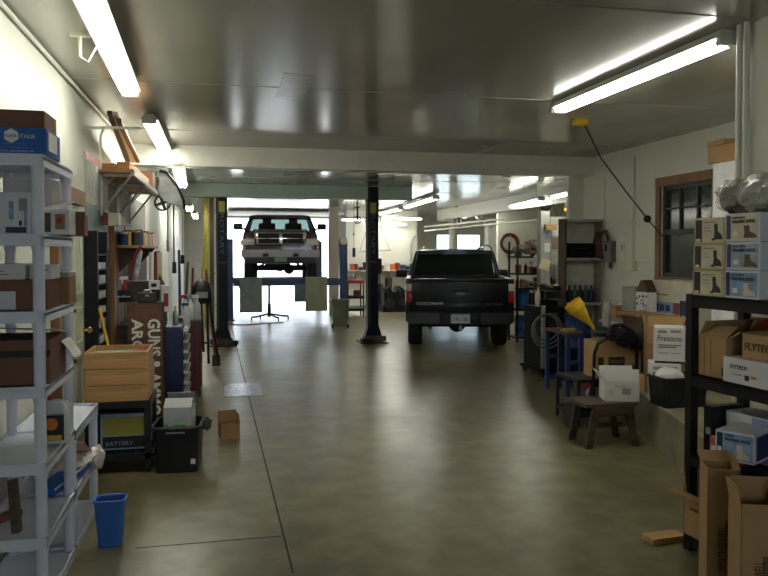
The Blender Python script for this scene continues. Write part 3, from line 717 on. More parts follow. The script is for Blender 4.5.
carton('parts_box','tan box on the clutter behind the sign, topmost',(-.80,7.78,top+.0),(.26,.16,.20),0,WOODD)
carton('parts_box','upright white display box with dark print right of the sign top',(-.565,7.62,top-.10),(.09,.14,.26),R(12),BOXW,prints=[('p','f',.3,.2,.5,.5,MAROON)])
tool('spray_bottle','red spray bottle standing beside the tan box above the sign','bottle',(-.95,7.75,top),'spray',RED,BOXW,1.1)
tool('oil_bottle','brown bottle beside the tan box above the sign','bottle',(-.62,7.82,top),'bottle',BROWN,YELLOW,1.2)
# a fan-guard like bright arched sheet: mirror leaning on the wall
t=thing('arched_mirror','bright arched sheet of clear plastic leaning above the clutter on the left','mirror',(-.9,8.5,1.3))
pts=[]
for k in range(9): a_=R(20+14*k); pts.append((at(136,275,8.6).x+.05-.30*math.cos(a_)*.5, 1.25+.45*math.sin(a_)))
m=M()
P0=[at(134,290,8.6),at(133,265,8.6),at(137,254,8.6),at(141,249,8.6),at(143,252,8.6),at(141,262,8.6),at(138,275,8.6),at(138,290,8.6)]
m.prism([(p.x,p.z) for p in P0],'y',8.58,8.6); build('sheet',m,CHROME,t,world=True)
m=M(); m.tube([at(131,300,8.55),at(131,272,8.55),at(135,255,8.55),at(141,247,8.55)],.02); build('frame',m,MAROON,t,world=True)
# blue tool cabinet + slotted dark rack
t=thing('tool_cabinet','dark blue rolling tool cabinet standing right of the lettered sign','cabinet',(-.47,7.9,0))
a=at(163,327,7.6); b=at(181,327,7.6)
m=M(); m.bx(a.x,b.x,7.6,8.35,.08,a.z,bev=.008); build('body',m,NAVY,t,world=True)
m=M(); m.bx(a.x+.01,b.x-.0,7.59,7.60,.12,a.z-.04); build('side_panel',m,mat('navy_side',(.012,.02,.075),.35),t,world=True)
for k in range(8):
    z1=a.z-.03-.105*k
    m=M(); m.bx(b.x,b.x+.015,7.63,8.32,z1-.09,z1); dd=build('drawer',m,BLACKP,t,world=True)
    m=M(); m.bx(b.x+.015,b.x+.06,7.66,8.28,z1-.035,z1-.008); build('handle',m,BOXW,dd,world=True)
for sx in (a.x+.05,b.x-.05):
    for sy in (7.68,8.27): m=M(); m.cyl((sx-.015,sy,.04),(sx+.015,sy,.04),.04); build('caster',m,RUBBER,t,world=True)
tz=a.z
tool('spray_bottle','blue labelled white spray bottle on the dark blue cabinet','bottle',(-.36,7.75,tz),'spray',BOXW,BLUE,1.0)
carton('rag_box','low red topped box on the dark blue cabinet',(-.42,8.15,tz),(.16,.2,.05),0,DRED)
tool('spray_can','silver spray can on the dark blue cabinet','can',(-.48,7.95,tz),'bottle',GALV,YELLOW,.8)
# dark red narrow cabinet, bench with bottles
t=thing('side_bench','dark red steel bench cart behind the blue cabinet','bench',(-.2,9.2,0))
a=at(183,322,8.9); b=at(200,322,8.9)
m=M(); m.bx(a.x-.04,b.x,8.9,9.6,.86,.90); build('top',m,WOODD,t,world=True)
m=M(); m.bx(a.x-.03,a.x+.15,8.93,9.55,.06,.86); build('body',m,DRED,t,world=True)
for sx,sy in ((b.x-.02,8.92),(b.x-.02,9.58)): m=M(); m.bx(sx-.02,sx+.02,sy-.02,sy+.02,0,.86); build('leg',m,DRED,t,world=True)
m=M(); m.bx(a.x-.0,b.x,8.92,9.58,.28,.30); build('lower_shelf',m,DSTEEL,t,world=True)
random.seed(5)
for i,(u,ma,l) in enumerate(((184.5,BOXW,'white'),(187,LBLUE,'blue'),(190,BOXW,'second white'),(193,DGREEN,'dark green'),(196.5,LGREY,'grey'))):
    p=at(u,322,9.1+.12*(i%2)); tool('spray_bottle','%s spray bottle on the dark red bench cart behind the blue cabinet'%l,'bottle',(p.x,p.y,.90),'spray',ma,[RED,BOXW,LGREY][i%3],1.3,group='spray bottles on the red bench')
# stand with round dark helmet
t=thing('work_stand','black tubular work stand with splayed legs by the left lift column','stand',(-.02,9.9,0))
pA=at(200,318,9.8); 
for (u0,v0,u1,v1,Y) in ((199,300,194,366,9.7),(207,300,208,364,9.7),(209,300,218,362,9.9),(201,300,203,352,10.3)):
    p=at(u0,v0,Y); q=at(u1,v1,Y); q.z=max(q.z,.012); m=M(); m.cyl(p,q,.016); build('leg',m,BLACK,t,world=True)
m=M(); m.cyl(at(197,343,9.8),at(209,343,9.8),.012); m.cyl(at(199,301,9.7),at(209,301,9.9),.02); build('crossbar',m,BLACK,t,world=True)
p=at(202,303,9.85); tool('welding_helmet','round black helmet resting on the black work stand','helmet',(p.x,p.y,p.z),'helmet',BLACKP,GREY,1.25)
# stanchions/fishing-pole-like leaning long tools beyond
LT=[(188,262,183,345,10.6,BROWN,'brown handled tool leaning left of the column, leftmost'),(193,268,190,345,10.8,DRED,'dark red handled tool leaning left of the lift column'),(205,235,197,350,11.3,YGREEN,'long olive pole leaning beside the left lift column'),(206,270,212,330,11.6,DRED,'dark red tapered tool leaning beside the left lift column'),(179,250,180,340,10.3,NAVY,'navy pole leaning beside the shelf end'),(171,248,170,330,10.1,WHITE,'white long tube leaning under the hanging blue sock')]
for (u0,v0,u1,v1,Y,ma,lb) in LT:
    p=at(u0,v0,Y); q=at(u1,v1,Y-.3); d=(q-p); 
    if d.z<0: q=p+d*((p.z-.02)/-d.z)
    t=thing('long_tool',lb,'tool',(q.x,q.y,0),0,'long tools leaning left of the lift column')
    m=M(); m.cyl(p,q,.018,.022,n=10); build('handle',m,ma,t,world=True)
    m=M(); m.box((q.x,q.y,.10),(.12,.03,.16)); build('head',m,DSTEEL,t,world=True)
# rolls standing on the shelf behind (white and red rolls)
for i,(u,ma,l) in enumerate(((160,WHTINK,'cream roll'),(164,MAROON,'maroon roll'),(167,TAN,'tan roll'))):
    p=at(u-8,252,9.0); m=M(); m.cyl((p.x,p.y,.9+.0),(p.x,p.y,p.z),.035,n=14)
    t=thing('cloth_roll','tall upright %s standing at the end of the can shelf'%l,'roll',(p.x,p.y,.9),0,'upright rolls at the end of the can shelf')
    build('roll',m,ma,t,world=True,smooth=True); m=M(); m.cyl((p.x,p.y,p.z),(p.x,p.y,p.z+.01),.012); build('core',m,BLACKP,t,world=True)
t=thing('bench_cabinet','low dark cabinet under the upright rolls','cabinet',(-.72,9.0,0))
m=M(); m.bx(-1.15,-.68,8.55,9.35,0,.86); build('body',m,WOODD,t,world=True); m=M(); m.bx(-1.17,-.66,8.53,9.37,.86,.898); build('worktop',m,DSTEEL,t,world=True)
m=M(); m.bx(-.68,-.67,8.6,9.3,.1,.8); build('door',m,WOODR,t,world=True)
# things hanging near the beam at left
t=thing('hanging_bag','pale canopy shaped plastic sheet bundle hanging under the beam at left','bag',(-.7,10.5,2.4))
P1=[(160,173),(166,172),(174,182),(182,196),(184,207),(178,205),(168,203),(160,196)]
m=M(); m.prism([(at(u,v,10.45).x,at(u,v,10.45).z) for u,v in P1],'y',10.42,10.75); build('bundle',m,mat('grey_film',(.20,.21,.20),.35,var=.35,scale=6),t,world=True)
m=M(); m.tube([at(u,v,10.4) for u,v in ((160,171),(168,173),(178,186),(184,200),(185,209))],.018); build('rim',m,BLACKP,t,world=True)
t=thing('fan','small black fan hanging from the rim of the pale bundle','fan',at(163,205,10.5))
p=at(163,203,10.5); m=M(); m.torus(p,.10,.012,rx=R(90)); build('guard',m,BLACKP,t,world=True)
m=M()
for k in range(4): a_=R(90*k+20); m.box((p.x+.05*math.cos(a_),p.y,p.z+.05*math.sin(a_)),(.08,.01,.035),ry=-a_)
build('blades',m,DSTEEL,t,world=True); m=M(); m.cyl(p,p+Vector((0,.08,0)),.03); m.cyl(p+Vector((0,.08,0)),p+Vector((0,.08,.26)),.008); build('motor',m,BLACKP,t,world=True)
for i,(u,v0,v1,Y,ma,lb) in enumerate(((174,196,262,10.8,NAVY,'navy and white strap hanging at the left bay'),(168,207,240,10.6,STEEL,'silver chain hanging beside the navy strap'),(182.5,207,255,14,BLACKP,'thin black cord with a black plug hanging before the far white door'))):
    p=at(u,v0,Y); q=at(u,v1,Y); t=thing(['hanging_strap','hanging_chain','power_drop'][i],lb,['strap','chain','cord'][i],q,0)
    m=M(); m.cyl((p.x,p.y,2.9),q,.010 if i<2 else .006); build('cord',m,ma,t,world=True)
    m=M(); m.cyl(q,q-Vector((0,0,.16)),.035 if i!=1 else .02); build('end',m,ma,t,world=True)
# olive and grey posts left of the lift column
m=M(); a=at(204,300,17); b=at(209,300,17); m.bx(a.x,b.x,17,17.12,0,HR); tag(build('post',m,YGREEN),'olive painted post at left beyond the lift','post')
m=M(); a=at(209.5,300,17); b=at(214,300,17); m.bx(a.x,b.x,17.0,17.1,0,HR); tag(build('post',m,WOODD),'weathered brown post right beside the olive one','post')
# far door in the far wall at left
m=M(); m.bx(-.98,-.15,YF-.03,YF,0,2.1)
for z0,z1 in ((.2,.9),(1.05,1.9)): m.bx(-.88,-.25,YF-.04,YF-.03,z0,z1)
d3=struct('door_3',m,mat('pinkish_white_paint',(.68,.62,.62),.5)); m=M(); m.cyl((-.25,YF-.07,1.0),(-.25,YF-.03,1.0),.03); build('door_knob',m,BRASS,d3,world=True)
# wooden crates stack on black cart
CY=5.95
a=at(83,408,CY); b=at(147,408,CY)
zc=.70
a=at(83,404,CY); CX0,CX1=a.x,b.x; czb=a.z
t=thing('utility_cart','black plastic two tier cart carrying the wooden crates','cart',((CX0+CX1)/2,CY+.25,0))
m=M(); m.bx(CX0,CX1+.02,CY-.01,CY+.52,czb-.05,czb); build('top_tray',m,BLACKP,t,world=True)
m=M(); m.bx(CX0,CX1+.02,CY-.01,CY+.52,.10,.15); 
for k in range(12): xx=CX0+.03+k*.035; m.bx(xx,xx+.012,CY,CY+.5,.15,.158)
build('bottom_tray',m,BLACKP,t,world=True)
for sx in (CX0+.025,CX1-.005):
    for sy in (CY+.015,CY+.49): 
        m=M(); m.bx(sx-.025,sx+.025,sy-.025,sy+.025,.06,czb-.05,bev=.006); build('leg',m,BLACKP,t,world=True)
        m=M(); m.cyl((sx-.015,sy,.035),(sx+.015,sy,.035),.035); build('caster',m,RUBBER,t,world=True)
for i,(h,dx) in enumerate(((.125,0),(.125,.004),(.13,-.004))):
    z=czb+.001+sum((.125,.125,.13)[:i])+.002*i; w=CX1-CX0+.005; d=.48; k=.014
    t=thing('wooden_crate',['pine wooden crate at the bottom of the stack of three on the black cart','pine wooden crate in the middle of the stack of three on the black cart','open pine wooden crate on top of the stack, holding maps and papers'][i],'crate',((CX0+CX1)/2+dx,CY+.25,z),R(0),'stacked pine crates')
    for nm,q in (('front_board',(-w/2,w/2,-d/2,-d/2+k)),('back_board',(-w/2,w/2,d/2-k,d/2)),('side_board',(-w/2,-w/2+k,-d/2+k,d/2-k)),('side_board',(w/2-k,w/2,-d/2+k,d/2-k))):
        m=M(); m.bx(q[0],q[1],q[2],q[3],0,h-.003,bev=.002); build(nm,m,WOODL,t)
    if i!=1: m=M(); m.bx(-w/2+k,w/2-k,-d/2+k,d/2-k,0,.008); build('bottom_board',m,WOODL,t)
    m=M()
    for q in range(3):
        for sx in (-w/2+.007,w/2-.007): m.cyl((sx,-d/2-.001,.025+.035*q),(sx,-d/2,.025+.035*q),.003,n=8)
    build('nail',m,DSTEEL,t)
cz2=czb+.375
m=M(); m.box(((CX0+CX1)/2-.03,CY+.26,cz2-.03),(.38,.34,.006),rz=R(8)); tag(build('folded_map',m,mat('faded_map',(.28,.33,.22),.7,var=.35,scale=15)),'green and cream folded map lying in the top crate','paper')
m=M(); m.box(((CX0+CX1)/2+.14,CY+.28,cz2-.022),(.12,.22,.005),rz=R(-12)); tag(build('booklet',m,mat('booklet_red',(.45,.16,.1),.7)),'red booklet lying on the folded map in the top crate','paper')
# battery box on the lower tray
a=at(110,449,CY+.03); b=at(152,422,CY+.03)
carton('battery_box','dark boxed battery with a yellow and pale blue panel on the cart lower tray',((CX0+CX1)/2+.03,CY+.22,.16),(.40,.30,.30),0,BLACKP,prints=[('p','f',.1,.03,.86,.93,SKYB),('p','f',.14,.40,.78,.48,YGREEN),('p','f',.14,.07,.78,.30,BLKINK),('t','f',.2,.14,.5,.1,SKYB,'BATTERY')])
# black milk crate + green-white box
a=at(151,462,5.95); b=at(205,462,5.95)
Ym=5.85; a=at(153,463,Ym); b=at(199,463,Ym); mw=b.x-a.x+.02; mh=.36
t=thing('black_tote','black plastic tote crate on the floor holding a boxed part','crate',((a.x+b.x)/2,Ym+.20,0),R(-4))
m=M(); k=.012
w,d,h=mw,.40,mh
m.loft([[(x*w/.2*s_,y*d/.2*s_,z) for x,y in rrect(.2,.2,.025)] for z,s_ in ((0,.90),(h,1.0))]+[[(x*w/.2*s_,y*d/.2*s_,z) for x,y in rrect(.2,.2,.025)] for z,s_ in ((h,.95),(.02,.86))]); build('body',m,BLACKP,t)
m=M(); pr=[(x*w/.2*1.02,y*d/.2*1.02,h-.012) for x,y in rrect(.2,.2,.025)]; m.tube(pr,.014,closed=True); build('rim',m,BLACKP,t)
m=M(); m.box((.13,-d/2*.93-.01,.09),(.035,.004,.04)); build('label',m,BOXW,t)
m=M(); m.box((0,-d/2-.012,h-.04),(.14,.006,.012)); build('handle',m,GREY,t)
a2=at(163,427,Ym+.05); b2=at(192,427,Ym+.05)
carton('part_carton','silver and green boxed part with open top standing in the black tote',((a2.x+b2.x)/2,Ym+.21,.23),(b2.x-a2.x,.22,.26),R(-6),LGREY,flaps={'f':35,'b':60},prints=[('p','f',0,.0,1,.07,GREEN),('p','f',.02,.2,.15,.12,GREEN),('p','f',.02,.42,.15,.08,GREEN),('p','f',.36,.36,.42,.13,GREEN),('t','f',.40,.60,.36,.12,GREY,'FILTER'),('t','f',.44,.18,.25,.08,WHTINK,'6 oz')])
m=M(); 
for k in range(6): m.blob((b.x+.05,Ym+.10+.05*k,.35-.01*k),(.035,.05,.05),1,.3)
tag(build('black_cable_bundle',m,RUBBER,smooth=True),'bunch of black hose and strap hanging over the tote edge','hose')
# floor carton
p0=fl(228,441); 
carton('carton','small open brown carton alone on the floor right of the black tote',(p0.x+.0,p0.y+.12,0),(.17,.2,.145),R(8),CARD,flaps={'b':95,'l':120,'r':85})
# hatch plate
p0=fl(222,398); p1=fl(263,398); p2=fl(227,384.5)
m=M(); m.bx(p0.x,p1.x,p0.y,p2.y,0.0,.006); t=tag(build('floor_plate',m,mat('floor_plate',(.24,.23,.20),.2,.5,var=.2,scale=12,bump=.2)),'square steel access plate set in the concrete floor on the left','plate')
# ================= LIFTS AND TRUCKS =================
LB=mat('lift_black',(.007,.009,.014),.5,var=.2,spec=.2)
def lift_column(name,label,x,y,side,w=.20,ztop=HR-.005):
    t=thing(name,label,'vehicle lift',(x,y,0),0,'black two post lift columns')
    m=M(); m.bx(-w/2,w/2,-.02,0,0.02,ztop); m.bx(-w/2,-w/2+.02,0,.20,.02,ztop); m.bx(w/2-.02,w/2,0,.20,.02,ztop); build('column',m,LB,t)
    m=M(); m.bx(-.26,.26,-.16,.34,0,.025); build('base_plate',m,DSTEEL,t)
    for s in (-1,1):
        m=M(); m.prism([(s*w/2,.02),(s*(w/2+.09),.02),(s*w/2,.32)],'y',-.06,.16); build('gusset',m,LB,t)
    m=M(); m.bx(-w/2+.03,w/2-.03,.03,.19,.12,.62); build('carriage',m,DSTEEL,t)
    # swing arm folded low
    m=M(); m.box((side*-.02,-.13,.10),(.40,.10,.09),rz=R(12*side)); m.box((side*.16,-.22,.08),(.24,.08,.07),rz=R(-18*side)); build('swing_arm',m,mat('lift_arm',(.09,.06,.05),.5,.5,var=.3),t)
    m=M(); m.cyl((side*.22,-.26,.045),(side*.22,-.26,.12),.05); build('arm_pad',m,RUBBER,t)
    z0=2.42
    m=M(); m.bx(-w/2+.045,w/2-.045,-.024,-.02,z0,z0+.20); build('yellow_label',m,YGREEN,t)
    text('ROTARY',WM[t.name].inverted()@Matrix(((0,1,0,x-.035),(0,0,-1,y-.0245),(-1,0,0,2.40),(0,0,0,1))),.75,.07,mat('column_letters',(.10,.12,.16),.5),t,ext=.002)
    m=M(); m.bx(-w/2+.03,w/2-.03,-.024,-.02,1.5,1.53); build('red_label',m,DRED,t)
    m=M(); m.cyl((-w/2+.03,-.03,.3),(-w/2+.03,-.03,ztop),.008); build('cable_cover',m,DGREEN,t)
    return t
pL=fl(222,346); pR=fl(373,343)
lift_column('lift_column','left black lift column with a yellow label, among leaning tools',pL.x,pL.y,1)
lift_column('lift_column','right black lift column with a yellow label, standing alone in the open bay',pR.x,pR.y,-1)
t=thing('lift_control','small black control box clipped on the right lift column','control box',(pR.x+.14,pR.y+.05,1.3))
m=M(); m.bx(-.035,.035,-.03,.05,0.0,.28,bev=.01); build('box',m,BLACKP,t); m=M(); m.tube([(0,0,0),(.01,0,-.3),(0,.02,-.55)],.012); build('cord',m,NAVY,t)
# four post lift carrying the truck
ty=18.6; tc=at(282.5,283,ty); TX=tc.x; RZ=.86
L4=thing('drive_on_lift','blue four post drive on lift holding the raised pickup, ramps hanging down','vehicle lift',(TX+.0,ty+2.4,0))
cx0=at(229,283,ty).x; cx1=at(343,283,ty).x
BLU=mat('lift_blue',(.03,.055,.13),.4,var=.15)
for x in (cx0,cx1):
    for y in (ty-.0,ty+4.9):
        m=M(); m.bx(x-.10,x+.10,y-.09,y+.09,.02,2.02); build('post',m,BLU,L4,world=True)
        m=M(); m.bx(x-.14,x+.14,y-.17,y+.17,0,.02); build('foot_plate',m,BLU,L4,world=True)
for y in (ty,ty+4.9): m=M(); m.bx(cx0+.10,cx1-.10,y-.07-.28*(y<19),y+.07-.28*(y<19),RZ-.14+.14*(y<19),RZ+.04+.14*(y<19)); build('crossbeam',m,BLU,L4,world=True)
for s,ma in ((-1,mat('ramp_grey',(.20,.22,.22),.5)),(1,mat('ramp_olive',(.24,.25,.17),.5))):
    xc=TX+s*.80
    m=M(); m.bx(xc-.26,xc+.26,ty-.35,ty+5.2,RZ-.10,RZ-.005); build('runway',m,DSTEEL,L4,world=True)
    m=M(); m.bx(xc-.27,xc+.27,ty-.45,ty-.38,RZ-.60,RZ+.22); rp=build('ramp',m,ma,L4,world=True)
    m=M(); m.bx(xc-.27,xc+.27,ty-.47,ty-.36,RZ-.63,RZ-.60); build('ramp_lip',m,YGREEN if s==1 else DSTEEL,rp,world=True)
m=M(); m.bx(TX+.26,TX+.62,ty-.39,ty-.36,RZ-.40,RZ+.04); build('splash_panel',m,mat('panel_bluegrey',(.12,.16,.20),.5),L4,world=True)
m=M(); p=Vector((cx1,ty-.1,1.98)); m.cyl(p,p+Vector((0,.2,0)),.10,n=20); build('pulley',m,mat('pulley_cream',(.5,.47,.38),.5),L4,world=True)
# transmission jack under the truck
t=thing('transmission_jack','slim pole jack on a four legged wheeled base under the raised pickup','jack',fl(269,320),0)
m=M(); m.cyl((0,0,.08),(0,0,.86),.03); m.cyl((0,0,.08),(0,0,.40),.045); build('mast',m,DSTEEL,t)
for k,(x,y) in enumerate(((-.44,-.1),(.48,.1),(-.2,.4),(.2,-.35))):
    m=M(); m.tube([(0,0,.16),(x*.7,y*.7,.09),(x,y,.08)],.022); build('leg',m,BLUE,t)
    m=M(); m.cyl((x-.015,y,.035),(x+.015,y,.035),.035); build('caster',m,RUBBER,t)
m=M(); m.box((0,0,.87),(.2,.2,.02)); build('saddle',m,DSTEEL,t)
m=M(); a=fl(262,323); m.tube([(a.x-.9,a.y-.3,.012),(a.x-.3,a.y-.45,.012),(a.x+.2,a.y-.2,.012),(a.x+.5,a.y-.1,.012)],.01); tag(build('air_hose',m,MAROON),'thin red air hose lying on the floor by the pole jack','hose')
# cream square pillar right of the opening
m=M(); a=at(330,300,19.8); b=at(338.5,300,19.8); m.bx(a.x,b.x,19.8,20.0,0,HR); tag(build('pillar',m,mat('cream_pillar',(.55,.48,.40),.6,var=.05)),'cream square pillar right of the bright garage door opening','pillar')
# garage door tracks: rolled door overhead
t=thing('garage_door','white sectional garage door raised overhead inside the bright opening','garage door',((D0+D1)/2,22.9,2.84))
for k in range(4):
    m=M(); m.bx(D0+.05,D1-.05,21.3+.62*k,21.9+.62*k,2.84,2.87); build('panel',m,WHITE,t,world=True)
for x in (D0+.0,D1-.0): m=M(); m.bx(x-.02,x+.02,21.3,24.5,2.80,2.83); m.bx(x-.02,x+.02,24.5,24.58,0,2.83); build('track',m,GALV,t,world=True)
# ---- vehicles ----
def rl(y,hw,z0,z1,r):   # loop across the vehicle at station y
    return [(x,y,(z0+z1)/2+z) for x,z in rrect(2*hw,z1-z0,r)]
def wheel(t,x,y,r,w,s):
    m=M(); m.lathe([(r*.62,-w/2),(r*.93,-w/2),(r,-w/2+.03),(r,w/2-.03),(r*.93,w/2),(r*.62,w/2),(r*.6,0)],(x,y,r),n=32,ry=R(90)); o=build('wheel',m,RUBBER,t,smooth=True)
    m=M(); m.lathe([(r*.62,0),(r*.6,.02),(r*.25,-.01),(r*.2,.03),(0,.03)],(x+s*(w/2-.05),y,r),n=24,ry=R(90*s)); build('rim',m,STEEL,o,smooth=True)
def pickup(t,paint,W,L,zb,zbelt,zroof,cab,bedlip,fr_h):
    """length along y, front at -L/2; cab=(y0,y1) at belt"""
    hw=W/2
    # body: nose, hood, cab lower, bed
    sts=[(-L/2+.10,hw*.88,zb+.10,fr_h-.06,.10),(-L/2+.22,hw*.96,zb+.02,fr_h,.12),(-L/2+.9,hw,zb,fr_h+.05,.12),(cab[0]-.05,hw,zb,zbelt-.02,.12),(cab[0]+.15,hw,zb,zbelt,.09),(cab[1],hw,zb,zbelt,.09)]
    m=M(); m.loft([rl(*q) for q in sts]); 
    # bed as open tub
    y0,y1=cab[1]+.02,L/2-.02
    m2=M(); m2.bx(-hw,-hw+.09,y0,y1,zb,bedlip,bev=.03); m2.bx(hw-.09,hw,y0,y1,zb,bedlip,bev=.03); m2.bx(-hw+.05,hw-.05,y0,y1-.05,zb+.05,zb+.25); m2.bx(-hw+.05,hw-.05,y0,y0+.06,zb,bedlip)
    build('bed',m2,paint,t,smooth=True)
    m3=M(); m3.box((0,y1,(zb+bedlip)/2+.03),(2*hw-.17,.08,bedlip-zb-.06),bev=.02); m3.box((0,y1+.015,bedlip-.03),(2*hw-.18,.09,.06),bev=.02); m3.box((0,y1+.04,(zb+bedlip)/2-.10),(2*hw-.5,.012,.10),bev=.004); tg=build('tailgate',m3,paint,t,smooth=True)
    m4=M(); m4.box((0,y1+.05,(zb+bedlip)/2+.17),(.26,.02,.06)); build('handle',m4,BLACKP,tg)
    build('body',m,paint,t,smooth=True)
    # cab greenhouse
    c0,c1=cab; zr=zroof
    gl=lambda z,k,a,b,r: [(x*hw*2*k/2*1.0,(a+b)/2+y*(b-a)/2,z) for x,y in [(p[0]*1,p[1]*1) for p in rrect(2,2,r)]]
    m=M(); m.loft([gl(zbelt-.02,.94,c0+.02,c1,.10),gl(zbelt+(zr-zbelt)*.5,.88,c0+.30,c1-.06,.12),gl(zr-.09,.80,c0+.56,c1-.13,.16)]); build('window_glass',m,GLASSD if paint is CARB else TINT,t,smooth=True)
    m=M(); m.loft([gl(zr-.09,.805,c0+.55,c1-.12,.16),gl(zr-.03,.79,c0+.60,c1-.14,.18),gl(zr,.66,c0+.75,c1-.25,.22)]); build('roof',m,paint,t,smooth=True)
    for s in (-1,1):
        for (pa,pb_) in (((s*hw*.93,c0+.05,zbelt),(s*hw*.80,c0+.60,zr-.06)),((s*hw*.92,c1-.02,zbelt),(s*hw*.79,c1-.15,zr-.06)),((s*hw*.945,(c0+c1)/2+.1,zbelt),(s*hw*.80,(c0+c1)/2+.15,zr-.06))):
            m=M(); m.cyl(pa,pb_,.045,.035,n=8); build('roof_pillar',m,paint,t)
        m=M(); m.box((s*(hw+.15),c0+.45,zbelt+.02+.10*(paint is CARR)),(.24,.09,.17),bev=.03); m.box((s*(hw+.02),c0+.47,zbelt+.06),(.12,.04,.05)); build('side_mirror',m,BLACKP,t,smooth=True)
    for z_ in (zr-.07,):
        for (yy,kk) in ((c0+.58,.78),(c1-.13,.78)): m=M(); m.box((0,yy,z_),(hw*2*kk,.06,.07)); build('window_header',m,paint,t)
# RAM: front towards the camera
L=5.2; W=1.96
rt=thing('pickup_truck','dark maroon pickup truck facing the camera, raised on the blue lift','truck',(TX+.12,ty-.25+L/2,RZ),R(-4))
pickup(rt,CARR,W,L,.62,1.40,1.86,(-L/2+1.35,-L/2+2.9),1.35,1.16)
yf=-L/2
CARH=mat('maroon_car_paint',(0,0,0))
# raised centre hood
def hl(y,hw,z0,z1,r): return rl(y,hw,z0,z1,r)
m=M(); m.loft([hl(yf+.10,.60,.95,1.34,.10),hl(yf+.25,.64,.95,1.39,.10),hl(yf+1.0,.70,.95,1.43,.1),hl(yf+1.42,.74,.95,1.45,.1)]); build('hood',m,CARR,rt,smooth=True)
m=M(); m.bx(-.60,.60,yf+.02,yf+.12,1.02,1.33,bev=.04); gr=build('grille_surround',m,CHROME,rt,smooth=True)
for s in (-1,1):
    for z0 in (1.05,1.18):
        m=M(); m.bx(min(s*.04,s*.55),max(s*.04,s*.55),yf+.005,yf+.03,z0,z0+.115,bev=.01); build('grille_opening',m,BLACK,gr)
    m=M(); m.box((s*.79,yf+.09,1.08),(.30,.12,.15),bev=.02); build('headlamp',m,mat('headlamp_lens',(.55,.56,.55),.15),rt,smooth=True)
    m=M(); m.box((s*.955,yf+.16,1.07),(.05,.12,.13)); build('turn_lamp',m,ORANGE,rt)
    m=M(); m.bx(min(s*.30,s*.44),max(s*.30,s*.44),yf-.085,yf-.07,.72,.80); build('fog_lamp',m,BLACKP,rt)
m=M(); m.loft([[(x,yf+.02+.12*(abs(x)/.98)**4+yy*.09,.80+z) for x,z in rrect(1.94,.19,.05,5)] for yy in (1,-1)]); build('bumper',m,mat('worn_chrome',(.30,.29,.28),.35,.8),rt,smooth=True)
m=M(); m.bx(-.86,.86,yf+.0,yf+.12,.55,.71,bev=.03); build('valance',m,DSTEEL,rt,smooth=True)
m=M(); m.bx(-.15,.15,yf-.02,yf-.01,.60,.70); np=build('number_plate',m,GREENPL,rt)
text('248-309',Matrix(((1,0,0,-.12),(0,0,-1,yf-.021),(0,1,0,.625),(0,0,0,1))),.24,.05,DGREEN,np)
for sx in (-.80,.80):
    for yy in (yf+.95,yf+4.1): wheel(rt,sx,yy,.39,.25,1 if sx>0 else -1)
m=M(); m.cyl((-.7,yf+.95,.39),(.7,yf+.95,.39),.045); m.blob((.22,yf+.95,.39),(.14,.14,.14),2); build('front_axle',m,DSTEEL,rt,smooth=True)
m=M(); m.cyl((-.7,yf+4.1,.39),(.7,yf+4.1,.39),.05); m.blob((0,yf+4.1,.39),(.17,.15,.16),2); build('rear_axle',m,DSTEEL,rt,smooth=True)
for sx in (-.42,.42): m=M(); m.bx(sx-.04,sx+.04,yf+.3,L/2-.2,.55,.68); build('frame_rail',m,DSTEEL,rt)
m=M(); m.box((.0,yf+1.5,.60),(.5,.6,.26)); m.box((-.3,yf+.9,.55),(.2,.2,.2)); build('engine_underside',m,DSTEEL,rt)
for s in (-1,1): m=M(); m.tube([(s*.35,yf+.8,.60),(s*.5,yf+.85,.48),(s*.66,yf+.9,.42)],.03); build('control_arm',m,DSTEEL,rt)
for s in (-.36,.36):
    m=M(); m.box((s,yf+2.15,1.38),(.46,.14,.5),bev=.05); build('seat_back',m,BLACKP,rt); m=M(); m.box((s,yf+2.15,1.70),(.24,.1,.16),bev=.03); build('headrest',m,BLACKP,rt)
# BLACK pickup: rear towards the camera
L=5.2; W=1.86; yr=11.98
pc=at(460,340,yr); KX=pc.x; HD=R(15.2)
bt=thing('pickup_truck','black pickup truck parked on the floor, its tailgate toward the camera','truck',(KX+math.sin(HD)*L/2,yr+math.cos(HD)*L/2,0),R(180)-HD)
pickup(bt,CARB,W,L,.50,1.22,1.76,(-L/2+1.45,-L/2+3.35),1.25,1.0)
for sx in (-.77,.77):
    for yy in (-L/2+.9,L/2-1.0): wheel(bt,sx,yy,.37,.25,1 if sx>0 else -1)
for sx in (-.42,.42): m=M(); m.bx(sx-.04,sx+.04,-L/2+.3,L/2-.2,.45,.56); build('frame_rail',m,DSTEEL,bt)
ye=L/2
m=M(); m.loft([[(x,ye+.10-.07*(abs(x)/.93)**4+yy*.07,.58+z) for x,z in rrect(1.80,.19,.05,5)] for yy in (-1,1)]); bu=build('bumper',m,mat('dark_bumper',(.03,.033,.034),.35,.3),bt,smooth=True)
m=M(); m.bx(-.34,.34,ye+.10,ye+.175,.46,.68,bev=.03); build('plate_recess',m,BLACKP,bu)
m=M(); m.bx(-.16,.16,ye+.178,ye+.186,.50,.66); np=build('number_plate',m,PLATEM,bt)
text('240-185',Matrix(((-1,0,0,.135),(0,0,1,ye+.187),(0,1,0,.535),(0,0,0,1))),.27,.075,mat('plate_ink',(.05,.06,.25)),np)
m=M(); m.bx(-.16,.16,ye+.186,ye+.188,.635,.66); build('plate_band',m,SKYB,np)
for s in (-1,1):
    m=M(); m.box((s*(W/2-.06),ye-.0,.93),(.10,.10,.18),bev=.02); build('tail_lamp',m,TAILR,bt,smooth=True)
    m=M(); m.box((s*(W/2-.055),ye-.0,1.095),(.11,.10,.13),bev=.02); build('reversing_lamp',m,TAILC,bt,smooth=True)
